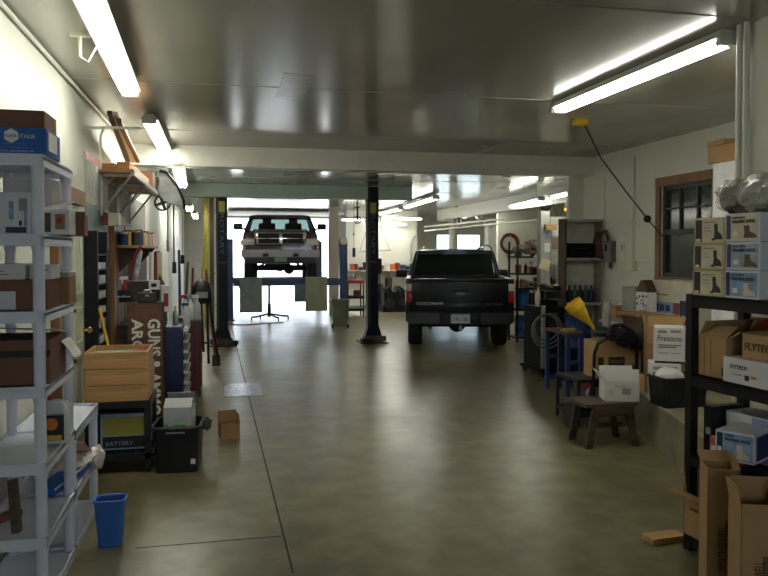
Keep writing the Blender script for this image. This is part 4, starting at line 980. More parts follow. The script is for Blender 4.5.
text('DODGE DAKOTA',Matrix(((-1,0,0,.74),(0,0,1,ye+.042),(0,1,0,.80),(0,0,0,1))),.46,.045,CHROME,bt,ext=.003,name='badge')
text('SLT PLUS',Matrix(((-1,0,0,-.46),(0,0,1,ye+.042),(0,1,0,.80),(0,0,0,1))),.26,.03,GREY,bt,ext=.003,name='badge')
m=M(); m.cyl((0,ye+.05,.42),(0,ye+.22,.42),.03); m.cyl((0,ye+.2,.42),(0,ye+.2,.47),.025); build('tow_hitch',m,STEEL,bt)
m=M(); m.cyl((.5,ye-.4,.36),(.5,ye+.05,.36),.035); build('exhaust_tip',m,CHROME,bt)
m=M(); m.cyl((-.7,L/2-1.0,.37),(.7,L/2-1.0,.37),.05); m.blob((0,L/2-1.0,.37),(.16,.15,.15),2); build('rear_axle',m,DSTEEL,bt,smooth=True)
m=M(); m.box((0,-L/2+3.22,1.72),(.3,.02,.03)); build('third_brake_lamp',m,TAILR,bt)
for s in (-1,1):
    m=M(); m.tube([(s*.62,-L/2+1.75,1.765),(s*.62,-L/2+2.0,1.80),(s*.60,-L/2+2.9,1.80),(s*.58,-L/2+3.1,1.765)],.014); build('roof_rail',m,CHROME,bt)
# ---- centre back: wheeled waste bin, cart, benches, shelf ----
p=fl(341,328.5)
t=thing('wheeled_bin','olive green wheeled waste bin standing by the blue lift post','bin',(p.x,p.y+.15,0),R(-6))
m=M(); L_=[[(x*k,y*k,z) for x,y in rrect(.40,.40,.04)] for z,k in ((.05,.78),(.62,1.0))]+[[(x*k,y*k,z) for x,y in rrect(.40,.40,.04)] for z,k in ((.62,.95),(.08,.74))]; m.loft(L_); build('body',m,OLIVE,t,smooth=True)
m=M(); m.tube([(x,y,.62) for x,y in rrect(.40,.40,.04)],.018,closed=True); build('rim',m,OLIVE,t)
for s in (-1,1): m=M(); m.cyl((s*.17-.02,-.12,.05),(s*.17+.02,-.12,.05),.05); build('wheel',m,RUBBER,t)
yy=at(340,320,18.8)
t=thing('tool_cart','black three shelf cart with a red top tray in front of the white wall','cart',(at(356,318,18.8).x,18.95,0))
a=at(347,318,18.8).x; b=at(364,318,18.8).x
for z,ma in ((.88,RED),(.48,BLACK),(.16,BLACK)): m=M(); m.bx(a,b,18.75,19.2,z,z+.07); build('tray',m,ma,t,world=True)
for sx in (a+.02,b-.02):
    for sy in (18.77,19.18): m=M(); m.bx(sx-.015,sx+.015,sy-.015,sy+.015,.08,.90); build('leg',m,BLACK,t,world=True); m=M(); m.cyl((sx-.015,sy,.04),(sx+.015,sy,.04),.04); build('caster',m,RUBBER,t,world=True)
tool('grinder','small machine with white body standing on the red cart tray','grinder',((a+b)/2-.1,18.97,.955),'grinder',LGREY,DSTEEL,.9)
carton('parts_box','red parts box on the middle tray of the black cart',((a+b)/2+.05,18.97,.555),(.2,.2,.14),0,DRED)
# long shelf on the divider + items
x0=at(344,262,21.3).x; x1=at(417,262,21.3).x; zs=at(380,270,21.3).z
t=thing('long_wall_shelf','long white shelf across the bright white back wall','shelf',((x0+x1)/2,21.32,zs))
m=M(); m.bx(x0,x1,21.12,21.49,zs-.03,zs); build('board',m,WHITE,t,world=True)
for k in range(4): xx=x0+.25+k*(x1-x0-.5)/3; m=M(); m.prism([(21.49,zs-.03),(21.18,zs-.03),(21.49,zs-.3)],'x',xx,xx+.03); build('bracket',m,WHITE,t,world=True)
random.seed(11)
CC=[('white',BOXW),('blue',BLUE),('tan',CARDK),('brown',CARD),('dark red',MAROON),('dark green',DGREEN),('grey',LGREY),('orange',ORANGE),('black',BLACKP),('navy',NAVY)]
x=x0+.04; i=0; ords=['first','second','third','fourth','fifth','sixth','seventh','eighth','ninth','tenth','eleventh','twelfth','thirteenth','fourteenth','fifteenth','sixteenth','seventeenth','eighteenth','nineteenth','twentieth','twenty-first','twenty-second']
while x<x1-.15 and i<22:
    w=random.uniform(.07,.16); h=random.uniform(.10,.26); nm,ma=CC[(i*7)%10]
    if i%3: carton('supply_box','%s supply box on the long white back shelf, %s from the left'%(nm,ords[i]),(x+w/2,21.3,zs+.001),(w,.2,h),0,ma,group='supplies on the long back shelf')
    else:
        t=thing('supply_can','%s supply can on the long white back shelf, %s from the left'%(nm,ords[i]),'can',(x+w/2,21.3,zs+.001),0,'supplies on the long back shelf')
        m=M(); m.cyl((0,0,0),(0,0,h*.8),w*.45,n=14); build('body',m,ma,t,smooth=True); m=M(); m.cyl((0,0,h*.8),(0,0,h*.86),w*.3,n=14); build('lid',m,BOXW,t)
    x+=w+random.uniform(.01,.03); i+=1
zb_=at(395,290,21).z; xa=at(378,290,20.9).x; xb=at(404,290,20.9).x
t=thing('workbench','dark workbench against the white back wall behind the lift column','workbench',((xa+xb)/2,21.1,0))
m=M(); m.bx(xa,xb+.3,20.8,21.45,zb_-.05,zb_); build('top',m,WOODD,t,world=True)
for xx in (xa+.05,xb+.24): 
    for q in (20.86,21.38): m=M(); m.bx(xx-.04,xx+.04,q-.04,q+.04,0,zb_-.05); build('leg',m,WOODD,t,world=True)
m=M(); m.bx(xa,xb+.3,20.85,21.45,.25,.28); build('lower_shelf',m,WOODD,t,world=True)
for i,(u,w,h,ma,l) in enumerate(((381,.12,.18,BROWN,'brown'),(389,.16,.36,WOODD,'tall dark wooden'),(398,.14,.12,DRED,'red'))):
    p=at(u,290,21.1); carton('bench_box','%s box standing on the dark workbench at the back'%l,(p.x,21.15,zb_+.001),(w,.2,h),R(5),ma,group='boxes on the back workbench')
p=at(393,311,20.4)
t=thing('engine','black engine block with silver pipes standing on the floor at the back wall','engine',(p.x,20.4,0))
m=M(); m.box((0,0,.38),(.62,.45,.40),bev=.04); m.box((-.18,0,.62),(.2,.4,.14),rx=0,ry=R(-25),bev=.02); m.box((.18,0,.62),(.2,.4,.14),ry=R(25),bev=.02); build('block',m,BLACKP,t)
for k in range(5): m=M(); m.tube([(-.25+.12*k,-.2,.68),(-.22+.12*k,-.3,.60),(-.2+.12*k,-.28,.40)],.018); build('pipe',m,DSTEEL,t)
m=M(); m.cyl((-.15,-.23,.25),(-.15,-.28,.25),.14,n=24); m.cyl((.2,-.23,.28),(.2,-.27,.28),.09,n=24); build('pulley',m,DSTEEL,t)
m=M(); m.box((0,0,.09),(.7,.5,.18)); build('stand',m,BLACK,t)
# trapeze wire and bar + hanging cord in front of white wall
t=thing('hanging_bar','horizontal bar hung by two slanting wires before the white back wall','bar',at(375,252,20.9))
m=M(); m.cyl(at(359,251.5,20.9),at(391,250,20.9),.02); build('bar',m,LGREY,t,world=True)
for u0,u1 in ((368,360),(380,390)): m=M(); m.cyl(at(u0,225,20.9),at(u1,250.5,20.9),.006); m.cyl(at(u0,225,20.9),at(u0+1,215,20.9),.006); build('wire',m,CABLE,t,world=True)
t=thing('pull_cord','thin cord with a dark plug hanging before the white back wall','cord',at(354,257,20.9))
p=at(354,233,20.9); q=at(354,257,20.9); m=M(); m.cyl((p.x,p.y,HR),q,.008); m.cyl(p,p-Vector((0,0,.08)),.03); build('cord',m,CABLE,t,world=True); m=M(); m.cyl(at(354,248,20.9),q,.045); build('plug',m,NAVY,t,world=True)
# cord reel and lamp on ceiling
def reel(name,label,u,v,Y,rr,ceil,col=LGREY):
    p=at(u,v,Y); t=thing(name,label,'reel',p)
    m=M(); m.cyl(p+Vector((0,-.05,0)),p+Vector((0,.05,0)),rr,n=26); build('drum',m,col,t,world=True)
    m=M(); m.torus(p+Vector((0,-.06,0)),rr*.9,.012,rx=R(90)); build('rim',m,BLACKP,t,world=True)
    m=M(); m.bx(p.x-.025,p.x+.025,p.y-.08,p.y-.065,p.z-rr*.3,ceil); m.bx(p.x-.07,p.x+.07,p.y-.08,p.y+.08,ceil-.015,ceil); build('bracket',m,BLACK,t,world=True)
    return t
reel('cord_reel','round pale cord reel on the ceiling left of the black lift column',357,220,20,.11,HR)
reel('cord_reel','round pale reel hanging over the black pickup cab',458,222,19,.13,HR)
reel('cord_reel','round grey faced reel beside the rear right ceiling light',544.5,205,14.8,.13,HR)
# yellow cord reel and small lamp left of pillar: bluish ceiling junk
# round column and square column
m=M(); p=at(452,250,22); m.cyl((p.x,p.y,0),(p.x,p.y,HR),.10,n=20); tag(build('round_column',m,WHITE,smooth=True),'white round column in front of the bright back windows','column')
a=at(488,230,20.5); b=at(500,230,20.5); m=M(); m.bx(a.x,b.x,20.5,20.8,0,2.62); m.bx(a.x-.02,b.x+.02,20.48,20.82,0,.2); tag(build('square_column',m,mat('column_paint',(.50,.49,.43),.6)),'thick square painted column at the right end of the bright windows','column')
t=thing('ceiling_brace','pair of diagonal grey struts under the ceiling by the square column','brace',at(478,222,19))
m=M(); m.cyl(at(474,215,19),at(486,228,19),.03); build('strut',m,GALV,t,world=True); m=M(); m.cyl(at(480,215,19),at(492,228,19.4),.03); build('strut',m,GALV,t,world=True)
t=thing('wall_fan','round white wall mirror on a bracket at the right end of the windows','mirror',at(485,250,20))
p=at(486,251,19.6); m=M(); m.cyl(p,p+Vector((0,.04,0)),.16,n=26); build('face',m,BOXW,t,world=True); m=M(); m.torus(p,.165,.02,rx=R(90)); build('rim',m,BROWN,t,world=True); m=M(); m.box(p+Vector((-.22,0,.02)),(.25,.08,.12),ry=R(-30)); build('bracket',m,BLACKP,t,world=True); m=M(); m.tube([p+Vector((0,.05,0)),p+Vector((0.05,.9,0))],.02); build('arm',m,BLACK,t,world=True)
t=thing('hose_reel','large dark red hose coil hanging on the rear right wall','hose',at(509,244,17.2))
p=at(509,243.5,17.84)
for rr in (.20,.225,.25): m=M(); m.torus(p+Vector((0,-.02-.02*(rr*40-8),0)),rr,.022,rx=R(90)); build('coil',m,DRED,t,world=True)
m=M(); m.cyl(p+Vector((0,.05,.2)),p+Vector((0,-.1,.2)),.02); build('hook',m,STEEL,t,world=True)
t=thing('pipe_run','long white pipes crossing the rear ceiling above the pickup','pipe',(4.5,19,2.7))
for (u0,v0,u1,v1,Y0,Y1) in ((425,227,505,219,19,15),(425,231,570,217,20,14.5)):
    m=M(); m.tube([at(u0,v0,Y0),at(u1,v1,Y1)],.025); build('pipe',m,WHITE,t,world=True)
for u,v,Y in ((443,218,18),): 
    p=at(443,219,18); q=at(457,218,18); m=M(); m.tube([p,at(443,227,18),at(457,227,18),q],.012,closed=True); build('frame',m,WHITE,t,world=True)
t=thing('bent_pipe','grey bent conduit on the back wall above the pickup mirror','pipe',at(412,262,21.46))
m=M(); m.tube([at(u,v,21.46) for u,v in ((411,262,),(411,245),(412,240),(414,237),(417,235))],.025); build('pipe',m,GALV,t,world=True)
# ================= RIGHT REAR CLUTTER =================
Y1=13.6
def ub(name,label,u0,u1,v0,v1,Y,dep,ma,cat='box',group=None,prints=(),flaps=None,z=None,rz=0):
    c,s=pb(u0,u1,v0,v1,Y,dep)
    if z is not None: c=(c[0],c[1],z)
    return carton(name,label,c,s,rz,ma,flaps,cat,group,prints)
# shelf unit with blue drums
Yd=12.9
a=at(514,330,Yd).x; b=at(532,330,Yd).x
t=thing('drum_rack','black wire rack holding blue drums and shop supplies','rack',((a+b)/2,Yd+.2,0))
RZs=[.10,.62,1.02,1.30,1.62]
a2=at(517,330,Yd).x
for z in RZs: m=M(); m.bx(a2,b+.55,Yd,Yd+.45,z-.03,z); build('shelf',m,BLACK,t,world=True)
for sx in (a2+.02,b+.53):
    for sy in (Yd+.02,Yd+.43): m=M(); m.bx(sx-.015,sx+.015,sy-.015,sy+.015,0,1.9); build('post',m,BLACK,t,world=True)
GD='blue drums in the wire rack'
p=at(523,300,Yd+.2)
tool('drum','blue plastic drum in the wire rack, upper one','drum',(p.x,Yd+.21,.621),'drum',LBLUE,BLUE,.92,group=GD)
DRL=tool('drum','blue plastic drum in the wire rack, lower one with a pale sticker','drum',(p.x,Yd+.21,.101),'drum',LBLUE,BLUE,.98,group=GD)
m=M(); p2=at(525,322,Yd+.05); m.box((p.x+.02,Yd+.052,.28),(.14,.006,.14)); build('sticker',m,BOXW,DRL,world=True)
random.seed(21)
cols=[('red',RED),('white',BOXW),('brown',BROWN),('tan',CARDK),('dark red',MAROON),('yellow',YELLOW),('grey',LGREY),('black',BLACKP),('green',DGREEN),('blue',BLUE)]
wh=['far left','left','left of centre','centre','right of centre','right','far right']
for r,(z,zn) in enumerate(((1.021,'third shelf'),(1.301,'fourth shelf'),(1.621,'top shelf'),(.621,'second shelf'))):
    x=a2+.05; i=0
    if r==3: x=b+.08
    while x<b+.45 and i<7:
        w=random.uniform(.08,.17); h=random.uniform(.10,.22); nm,ma=cols[(i*3+r*4)%10]
        k=random.random(); lb='on the %s of the wire rack, %s'%(zn,wh[i])
        loc=(x+w/2,Yd+.18+random.uniform(0,.08),z)
        if k<.5: carton('parts_box','%s box %s'%(nm,lb),loc,(w,.16,h),random.uniform(-.15,.15),ma,group='supplies in the wire rack',prints=[('p','f',.15,.3,.7,.35,cols[(i+r+5)%10][1])])
        elif k<.75: tool('oil_bottle','%s bottle %s'%(nm,lb),'bottle',loc,'bottle',ma,BOXW,.9,group='supplies in the wire rack')
        else: tool('paint_tin','%s small drum %s'%(nm,lb),'tin',loc,'drum',ma,LGREY,.4,group='supplies in the wire rack')
        x+=w+.02; i+=1
# crumpled canvas & white items above the rack
t=thing('canvas_bundle','crumpled tan canvas bundle piled on the top of the wire rack','bundle',(at(528,245,Yd).x,Yd+.2,1.80))
m=M()
for (u,v,sx,sz) in ((522,249,.16,.10),(531,244,.14,.09),(537,250,.10,.10),(528,252,.15,.06)):
    p=at(u,v,Yd+.2); m.blob(p,(sx,.16,sz),2,.22)
build('canvas',m,mat('canvas_tan',(.30,.25,.17),.9,var=.4,scale=14),t,world=True)
m=M(); p=at(536,262,Yd-.02); m.blob(p,(.12,.10,.13),2,.3); build('white_rag',m,BOXW,t,world=True,smooth=True)
# column with papers
a=at(542,220,12.4).x; b=at(551,220,12.4).x
m=M(); m.bx(a,b,12.45,12.62,0,2.45); pc_=tag(build('paper_post',m,mat('post_paint',(.38,.38,.33),.6)),'pale post covered with pinned papers right of the wire rack','post')
def sheet(label,u0,u1,v0,v1,Y,ma,tilt=0,name='pinned_paper'):
    a=at(u0,v1,Y); b=at(u1,v0,Y); m=M(); m.box(((a.x+b.x)/2,Y,(a.z+b.z)/2),(b.x-a.x,.004,b.z-a.z),ry=R(tilt)); return tag(build(name,m,ma),label,'paper',None)
sheet('pale blue paper pinned highest on the post',545.5,550,231,239,12.44,SKYB)
sheet('white paper pinned in the middle of the post',544.5,550,243,252,12.44,PAPER)
sheet('yellowish paper hanging tilted at the bottom of the post',540,550,259,270,12.43,mat('yellow_paper',(.62,.58,.35),.8,var=.1),18)
# notice board region on divider behind
sheet('white printed notice on the rear wall right of the post',552,562,225,236,12.5,PAPER)
carton('notice_box','tan small box fixed above the papers',(at(550,229,12.4).x,12.38,at(550,230,12.4).z),(.22,.08,.10),0,CARDK)
sheet('poster with brown and pale panels under the printed notice',552,561,238,249,12.5,mat('brown_print',(.25,.18,.13),.6,var=.5,scale=25))
m=M(); m.bx(at(551,220,12.5).x,at(566,220,12.5).x,12.52,12.6,1.15,2.35); tag(build('pegboard',m,mat('pegboard_paint',(.40,.40,.36),.6)),'pale pegboard panel behind the notices','board')
p=at(554,270,12.4)
for k in range(5):
    pp=at(552.5+2.4*k,262+2*k,12.45); m=M(); t=thing('hand_tool','silver hand tool hanging on the pegboard, number %s from the left'%ords[k],'tool',(pp.x,12.47,pp.z),0,'hand tools on the pegboard'); t['label']='silver hand tool hanging on the pegboard, %s from the left'%ords[k]
    m.cyl((0,.02,0),(0,.02,-.28),.014); build('shank',m,STEEL,t); m=M(); m.cyl((0,.02,-.28),(0,.02,-.40),.02); build('grip',m,BLACKP,t)
# clock like disc, hook and cords under light
t=thing('trouble_light','brown hook shaped trouble light hanging at the rear right ceiling','lamp',at(569,208,12))
m=M(); m.tube([at(u,v,12) for u,v in ((565,209),(566,203),(570,199),(573,200),(573,204))],.022); build('hook',m,BROWN,t,world=True); m=M(); m.tube([at(569,199,12),(at(569,199,12).x,12,HR)],.008); m.tube([at(566,209,12),at(566,215,12)],.006); build('cord',m,CABLE,t,world=True); m=M(); m.blob(at(566,210,12),(.045,.04,.05),2); build('lamp_head',m,YELLOW,t,world=True)
m=M(); pts=[at(552+k*1.1,199+ (18-(k-6)**2*.5),12.6) for k in range(13)]; m.tube(pts,.006); t=tag(build('slack_cable',m,CABLE),'slack loop of thin cable hanging under the rear right light','cable')
# white stub wall over the shelf
m=M(); m.bx(5.10,XW,YBM+.28,YBM+.36,2.05,2.83); struct('trim_stub_wall',m,TRIMW)
a=at(587,210,10.3)
t=thing('wood_bracket','cream moulded wood corner piece under the stub wall','bracket',(a.x,10.2,2.1)); m=M(); m.box((a.x,10.33,at(587,214,10.3).z),(.32,.10,.05),ry=R(-12)); m.box((a.x+.03,10.33,at(587,219,10.3).z),(.26,.08,.04),ry=R(-12)); build('moulding',m,mat('cream_enamel',(0,0,0)),t,world=True)
# grey metal shelf standing under the beam, open toward the aisle
SYf,SYb=9.62,9.84
sx0,sx1=at(565,257,SYf).x,XW-.01
GS=mat('grey_steel',(.30,.30,.27),.45,.3,var=.1)
t=thing('steel_shelving','grey open steel shelving in the corner past the breaker box','shelving unit',((sx0+sx1)/2,(SYf+SYb)/2,0))
zt=at(582,219,SYf).z; shz=[zt,at(582,258,SYf).z,at(582,303,SYf).z,.5,.12]
for x_ in (sx0,sx1-.03): m=M(); m.bx(x_,x_+.025,SYf,SYb,0,zt); build('side_panel',m,GS if x_>sx0 else WOODD,t,world=True)
m=M(); m.bx(sx0,sx1,SYb-.01,SYb,.1,zt); build('back_panel',m,mat('shelf_back',(.60,.60,.54),.6),t,world=True)
for z in shz: m=M(); m.bx(sx0+.025,sx1-.03,SYf,SYb-.01,z-.035,z); build('shelf',m,LGREY,t,world=True)
carton('tool_case','black tool case lying on the upper shelf of the grey steel shelving',((sx0+sx1)/2-.03,SYf+.10,shz[1]+.001),(.42,.17,.21),0,BLACKM,cat='case',prints=[('p','f',.3,.6,.4,.06,DSTEEL)])
for i in range(5): tool('oil_bottle','dark oil bottle on the grey steel shelving, %s from the left'%ords[i],'bottle',(sx0+.13+.085*i,SYf+.12,shz[2]+.001),'bottle',[BLACKP,DGREEN][i%2] if i<4 else NAVY,DSTEEL,1.1,group='bottles on the grey shelving')
for i in range(3): tool('jug','dark green jug on the grey shelving behind the funnel, %s from the left'%ords[i],'jug',(sx0+.13+.13*i,SYf+.13,.501),'bottle',DGREEN,BOXW,1.5,group='jugs on the lower grey shelf')
# hose coil, breaker box, access panel on the right wall
t=thing('hose_coil','brown coiled hose hung on the right wall beside the grey shelving','hose',ax(604,243,XW-.06))
p=ax(604,242,XW-.06)
for i,rr in enumerate((.14,.165,.19,.21)): m=M(); m.torus(p+Vector((-.012*i,.01*i,-.01*i)),rr*.92,.016,ry=R(90)); build('coil',m,BROWN if i%2 else mat('brown_hose',(.16,.07,.04),.5),t,world=True)
m=M(); m.tube([p+Vector((0,.05,-.15)),p+Vector((-.01,.04,-.6)),p+Vector((0,.06,-1.0))],.014); build('tail',m,mat('tan_hose',(.35,.27,.15),.5),t,world=True)
m=M(); m.cyl(p+Vector((.05,0,.16)),p+Vector((-.08,0,.16)),.015); build('hook',m,STEEL,t,world=True)
def wallbox(y_u0,y_u1,v0,v1,th): 
    A=ax(y_u1,v1,XW); B=ax(y_u0,v0,XW); return (XW-th,XW-.001,A.y,B.y,ax((y_u0+y_u1)/2,v1,XW).z,ax((y_u0+y_u1)/2,v0,XW).z)
q=wallbox(610,617.5,241,262,.10)
t=thing('breaker_box','grey metal breaker box on the right wall next to the white access panel','electrical box',(q[1]-.05,(q[2]+q[3])/2,q[4]))
m=M(); m.bx(*q,bev=.006); build('enclosure',m,mat('breaker_grey',(.20,.22,.21),.45,.3),t,world=True); m=M(); m.bx(q[0]-.012,q[0],q[2]+.02,q[3]-.02,q[4]+.03,q[5]-.03); build('door',m,GREY,t,world=True); m=M(); m.bx(q[0]-.03,q[0]-.012,(q[2]+q[3])/2-.01,(q[2]+q[3])/2+.01,(q[4]+q[5])/2,(q[4]+q[5])/2+.1); build('lever',m,BLACKP,t,world=True); m=M(); m.cyl((q[0]+.05,(q[2]+q[3])/2,q[4]-.09),(q[0]+.05,(q[2]+q[3])/2,q[4]),.025); build('conduit_fitting',m,BROWN,t,world=True)
q=wallbox(619,635,221,271,.05)
t=thing('access_panel','white painted access panel with an inner door on the right wall','panel',(q[1],(q[2]+q[3])/2,q[4]))
m=M(); m.bx(*q,bev=.004); build('frame',m,WALLM,t,world=True)
q2=wallbox(623.5,629.5,233,262,.085); m=M(); m.bx(*q2,bev=.004); build('inner_door',m,WHITE,t,world=True); m=M(); m.bx(q2[0]-.01,q2[0],q2[2]+.03,q2[2]+.05,(q2[4]+q2[5])/2-.04,(q2[4]+q2[5])/2+.04); build('latch',m,GREY,t,world=True)
q=wallbox(619,635,159,219,.03); m=M(); m.bx(*q); tag(build('patch_panel',m,WALLM),'tall flat painted patch panel on the right wall above the access panel','panel')
q=wallbox(634,637.5,261,271,.03); m=M(); m.bx(*q); tag(build('outlet_box',m,TAN),'small tan outlet box right of the access panel on the wall','electrical box')
m=M(); m.tube([ax(604,180,XW-.02),ax(604,235,XW-.02),ax(602,300,XW-.02)],.010); m.tube([ax(637,262,XW-.01),ax(658,262,XW-.01)],.006); tag(build('wall_conduit',m,TRIMW,smooth=True),'thin painted conduit down the right wall by the hose coil','pipe')
# ================= RIGHT MIDDLE: machines along the ledge =================
# welder / charging cart with hoses
Yw=fl(545,378).y; 
a=at(541,380,Yw); b=at(566,380,Yw)
t=thing('welding_cart','black welding machine on casters with a looped grey hose','welder',((a.x+b.x)/2,Yw+.3,0))
m=M(); m.bx(a.x+.02,b.x,Yw+.03,Yw+.62,.10,.95,bev=.01); m.bx(a.x-.02,b.x+.02,Yw-.02,Yw+.66,.07,.10); build('cabinet',m,BLACKM,t,world=True)
m=M(); m.bx(a.x+.02,a.x+.07,Yw-.0,Yw+.03,.12,.98); build('trim_strip',m,GALV,t,world=True)
for sx in (a.x+.03,b.x-.03):
    for sy in (Yw+.02,Yw+.6): m=M(); m.cyl((sx-.02,sy,.05),(sx+.02,sy,.05),.05); build('caster',m,RUBBER,t,world=True)
for i,rr in enumerate((.17,.20,.23)):
    c_=at(547,328,Yw-.04); m=M(); m.torus((c_.x,Yw-.03-.02*i,c_.z-.02*i),rr,.011,rx=R(90)); build('hose_loop',m,mat('grey_hose',(.16,.16,.15),.5),t,world=True)
m=M(); m.bx(a.x+.12,b.x-.1,Yw+.02,Yw+.03,.70,.88); build('control_face',m,DSTEEL,t,world=True); m=M(); m.cyl((a.x+.25,Yw+.0,.82),(a.x+.25,Yw+.02,.82),.03); build('gauge',m,CHROME,t,world=True)
tool('machine_head','dark machine with chrome knob on the welding machine top','machine',((a.x+b.x)/2+.03,Yw+.3,.951),'vise',BLACKP,CHROME,1.6)
tool('oil_bottle','yellow and tan bottle on the welding machine top','bottle',(a.x+.1,Yw+.3,.951),'bottle',TAN,YELLOW,1.2)
m=M(); 
random.seed(9)
for k in range(7): p=at(548+-6+2.6*k,290+random.uniform(-4,4),Yw+.55); m.blob(p,(.09,.08,.045),2,.3)
# (dark shape behind the machines)
tag(build('tarp_heap',m,BLACKP,smooth=True),'heap of dark rags and belts on the black cabinet behind the welder','rags')
a=at(540,290,Yw+.8); b=at(566,290,Yw+.8); m=M(); m.bx(a.x,b.x,Yw+.75,Yw+1.2,0,a.z-.06)
tag(build('cabinet',m,BLACKM),'dark steel cabinet behind the welding machine','cabinet')
# blue frame engine-stand
Yf_=fl(574,397).y
t=thing('blue_frame_stand','dark blue tubular steel stand beside the black handled machine','stand',(at(572,390,Yf_).x,Yf_+.3,0))
a=at(568,390,Yf_).x; b=at(581,390,Yf_).x; zt_=at(570,335,Yf_).z
for x_ in (a,b):
    for y_ in (Yf_,Yf_+.55): m=M(); m.bx(x_-.022,x_+.022,y_-.022,y_+.022,0,zt_); build('leg',m,BLUE,t,world=True)
for z_ in (.14,zt_*.55,zt_-.02):
    for y_ in (Yf_,Yf_+.55): m=M(); m.bx(a,b,y_-.015,y_+.015,z_-.02,z_+.02); build('crossbar',m,BLUE,t,world=True)
m=M(); m.bx(a-.03,b+.03,Yf_-.03,Yf_+.58,zt_,zt_+.03); build('top_tray',m,WOODD,t,world=True)
for k,(ma,l) in enumerate(((STEEL,'silver'),(YELLOW,'yellow'),(DSTEEL,'dark'))): 
    m=M(); m.box((a+.05+.08*k,Yf_+.1+.12*k,zt_+.042),(.16,.05,.022),rz=R(30*k-20)); tag(build('wrench',m,ma),'%s flat tool lying on the blue stand tray'%l,'tool','flat tools on the blue stand')
carton('crate','dark crate under the blue drum behind the blue steel stand',(at(575,330,Yf_+1.0).x+.05,Yf_+1.0,0),(.4,.4,.45),0,BLACKM,cat='crate')
tool('drum','blue drum on a dark crate behind the blue steel stand','drum',(at(575,330,Yf_+1.0).x+.05,Yf_+1.0,.451),'drum',BLUE,NAVY,1.15)
# black tube handled pressure washer cart
Yg=fl(581,432).y
t=thing('generator_cart','black generator cart with bent tube handle and rubber wheels','cart',(at(610,430,Yg).x,Yg+.3,0))
xa=at(577,430,Yg).x; xb=at(641,430,Yg).x
zf=.22; zc_=at(620,378,Yg+.06).z
m=M(); m.bx(xa+.03,xb-.03,Yg+.02,Yg+.5,zf-.10,zf-.06); m.bx(xa+.03,xb-.03,Yg+.02,Yg+.5,zc_-.03,zc_-.001); build('frame',m,BLACK,t,world=True)
for y_ in (Yg+.03,Yg+.48):
    for x_ in (xa+.04,xb-.05): m=M(); m.cyl((x_,y_,.05),(x_,y_,zc_-.01),.016); build('frame_leg',m,BLACK,t,world=True)
m=M(); m.box(((xa+xb)/2,Yg+.26,zf+.09),(.34,.3,.26),bev=.03); build('engine',m,DSTEEL,t,world=True)
m=M(); m.cyl(((xa+xb)/2-.12,Yg+.10,zf+.12),((xa+xb)/2-.12,Yg+.04,zf+.12),.07); build('recoil_cover',m,STEEL,t,world=True)
m=M(); m.box((xa+.10,Yg+.03,zf+.22),(.14,.01,.07)); build('red_label',m,MAROON,t,world=True)
for s,x_ in ((-1,xa+.0),(1,xb-.0)): m=M(); m.lathe([(.09,-.03),(.125,-.03),(.13,0),(.125,.03),(.09,.03)],(x_,Yg+.10,.13),ry=R(90),n=24); w_=build('wheel',m,RUBBER,t,world=True); m=M(); m.lathe([(.09,-.015),(.09,.015)],(x_,Yg+.10,.13),ry=R(90)); build('hub',m,GREY,w_,world=True)
hz=.88
m=M(); h0=at(596,330,Yg-.02); h1=at(639,330,Yg-.02)
m.tube([(h0.x,Yg+.02,.25),(h0.x,Yg,hz-.14),(h0.x+.03,Yg-.01,hz-.05),(h0.x+.10,Yg-.02,hz),(h1.x-.10,Yg-.02,hz),(h1.x-.03,Yg-.01,hz-.05),(h1.x,Yg,hz-.14),(h1.x,Yg+.02,.25)],.017); build('handle',m,BLACK,t,world=True,smooth=True)
# carton SOLO on the cart
a=at(583,376,Yg+.06); zc_=at(620,378,Yg+.06).z
ub('carton','large brown carton lettered SOLO standing on the generator cart',597,642,341,378,Yg+.06,.26,CARDK,z=zc_,rz=0,prints=[('p','f',.27,.32,.36,.24,BLKINK),('t','f',.31,.39,.28,.10,CARDK,'SOLO'),('p','f',.04,.34,.12,.22,BLKINK),('p','f',.74,.75,.22,.06,DSTEEL)])
so_=zc_+ (at(620,341,Yg+.06).z-at(620,378,Yg+.06).z)
t=thing('black_bag','black padded bag slumped on the SOLO carton and handle','bag',(at(625,335,Yg).x,Yg+.1,so_))
m=M()
for u,v,sx,sz in ((615,334,.11,.07),(625,338,.13,.10),(636,342,.09,.09),(605,332,.09,.05)): p=at(u,v,Yg+.10); m.blob(p,(sx,.14,sz),3,.06)
build('bag',m,BLACKP,t,world=True,smooth=True); m=M(); m.tube([at(u,v,Yg-.05) for u,v in ((608,336),(613,326),(622,325),(632,331),(640,340))],.018); build('strap',m,BLACK,t,world=True)
t=thing('funnel','big yellow plastic funnel leaning above the SOLO carton','funnel',at(592,326,Yg+.25))
p=at(573.5,304,Yg+.25); q=at(593,327,Yg+.2); d=(p-q); 
m=M(); m.cyl(q+d*.12,q+d*.78,.022,.085,caps=False,n=24); m.cyl(q+d*.78,p+d*.06,.090,.092,caps=False,n=24); m.cyl(q-d*.15,q+d*.12,.010,.022,caps=False); build('cone',m,YELLOW,t,world=True,smooth=True)
m=M(); m.cyl(q+d*.79,q+d*.82,.095,n=24,caps=False); build('rim',m,YELLOW,t,world=True)
p=at(607.5,320,Yg+.45); t=thing('steel_can','tall silver can standing behind the black bag','can',(p.x,p.y,so_-.02)); m=M(); m.cyl((0,0,0),(0,0,at(607,303,Yg+.45).z-so_+.02),.038,n=20); build('body',m,GALV,t,smooth=True); m=M(); m.torus((0,0,at(607,303,Yg+.45).z-so_+.02),.037,.004); build('rim',m,STEEL,t)
Z=LZ+.001
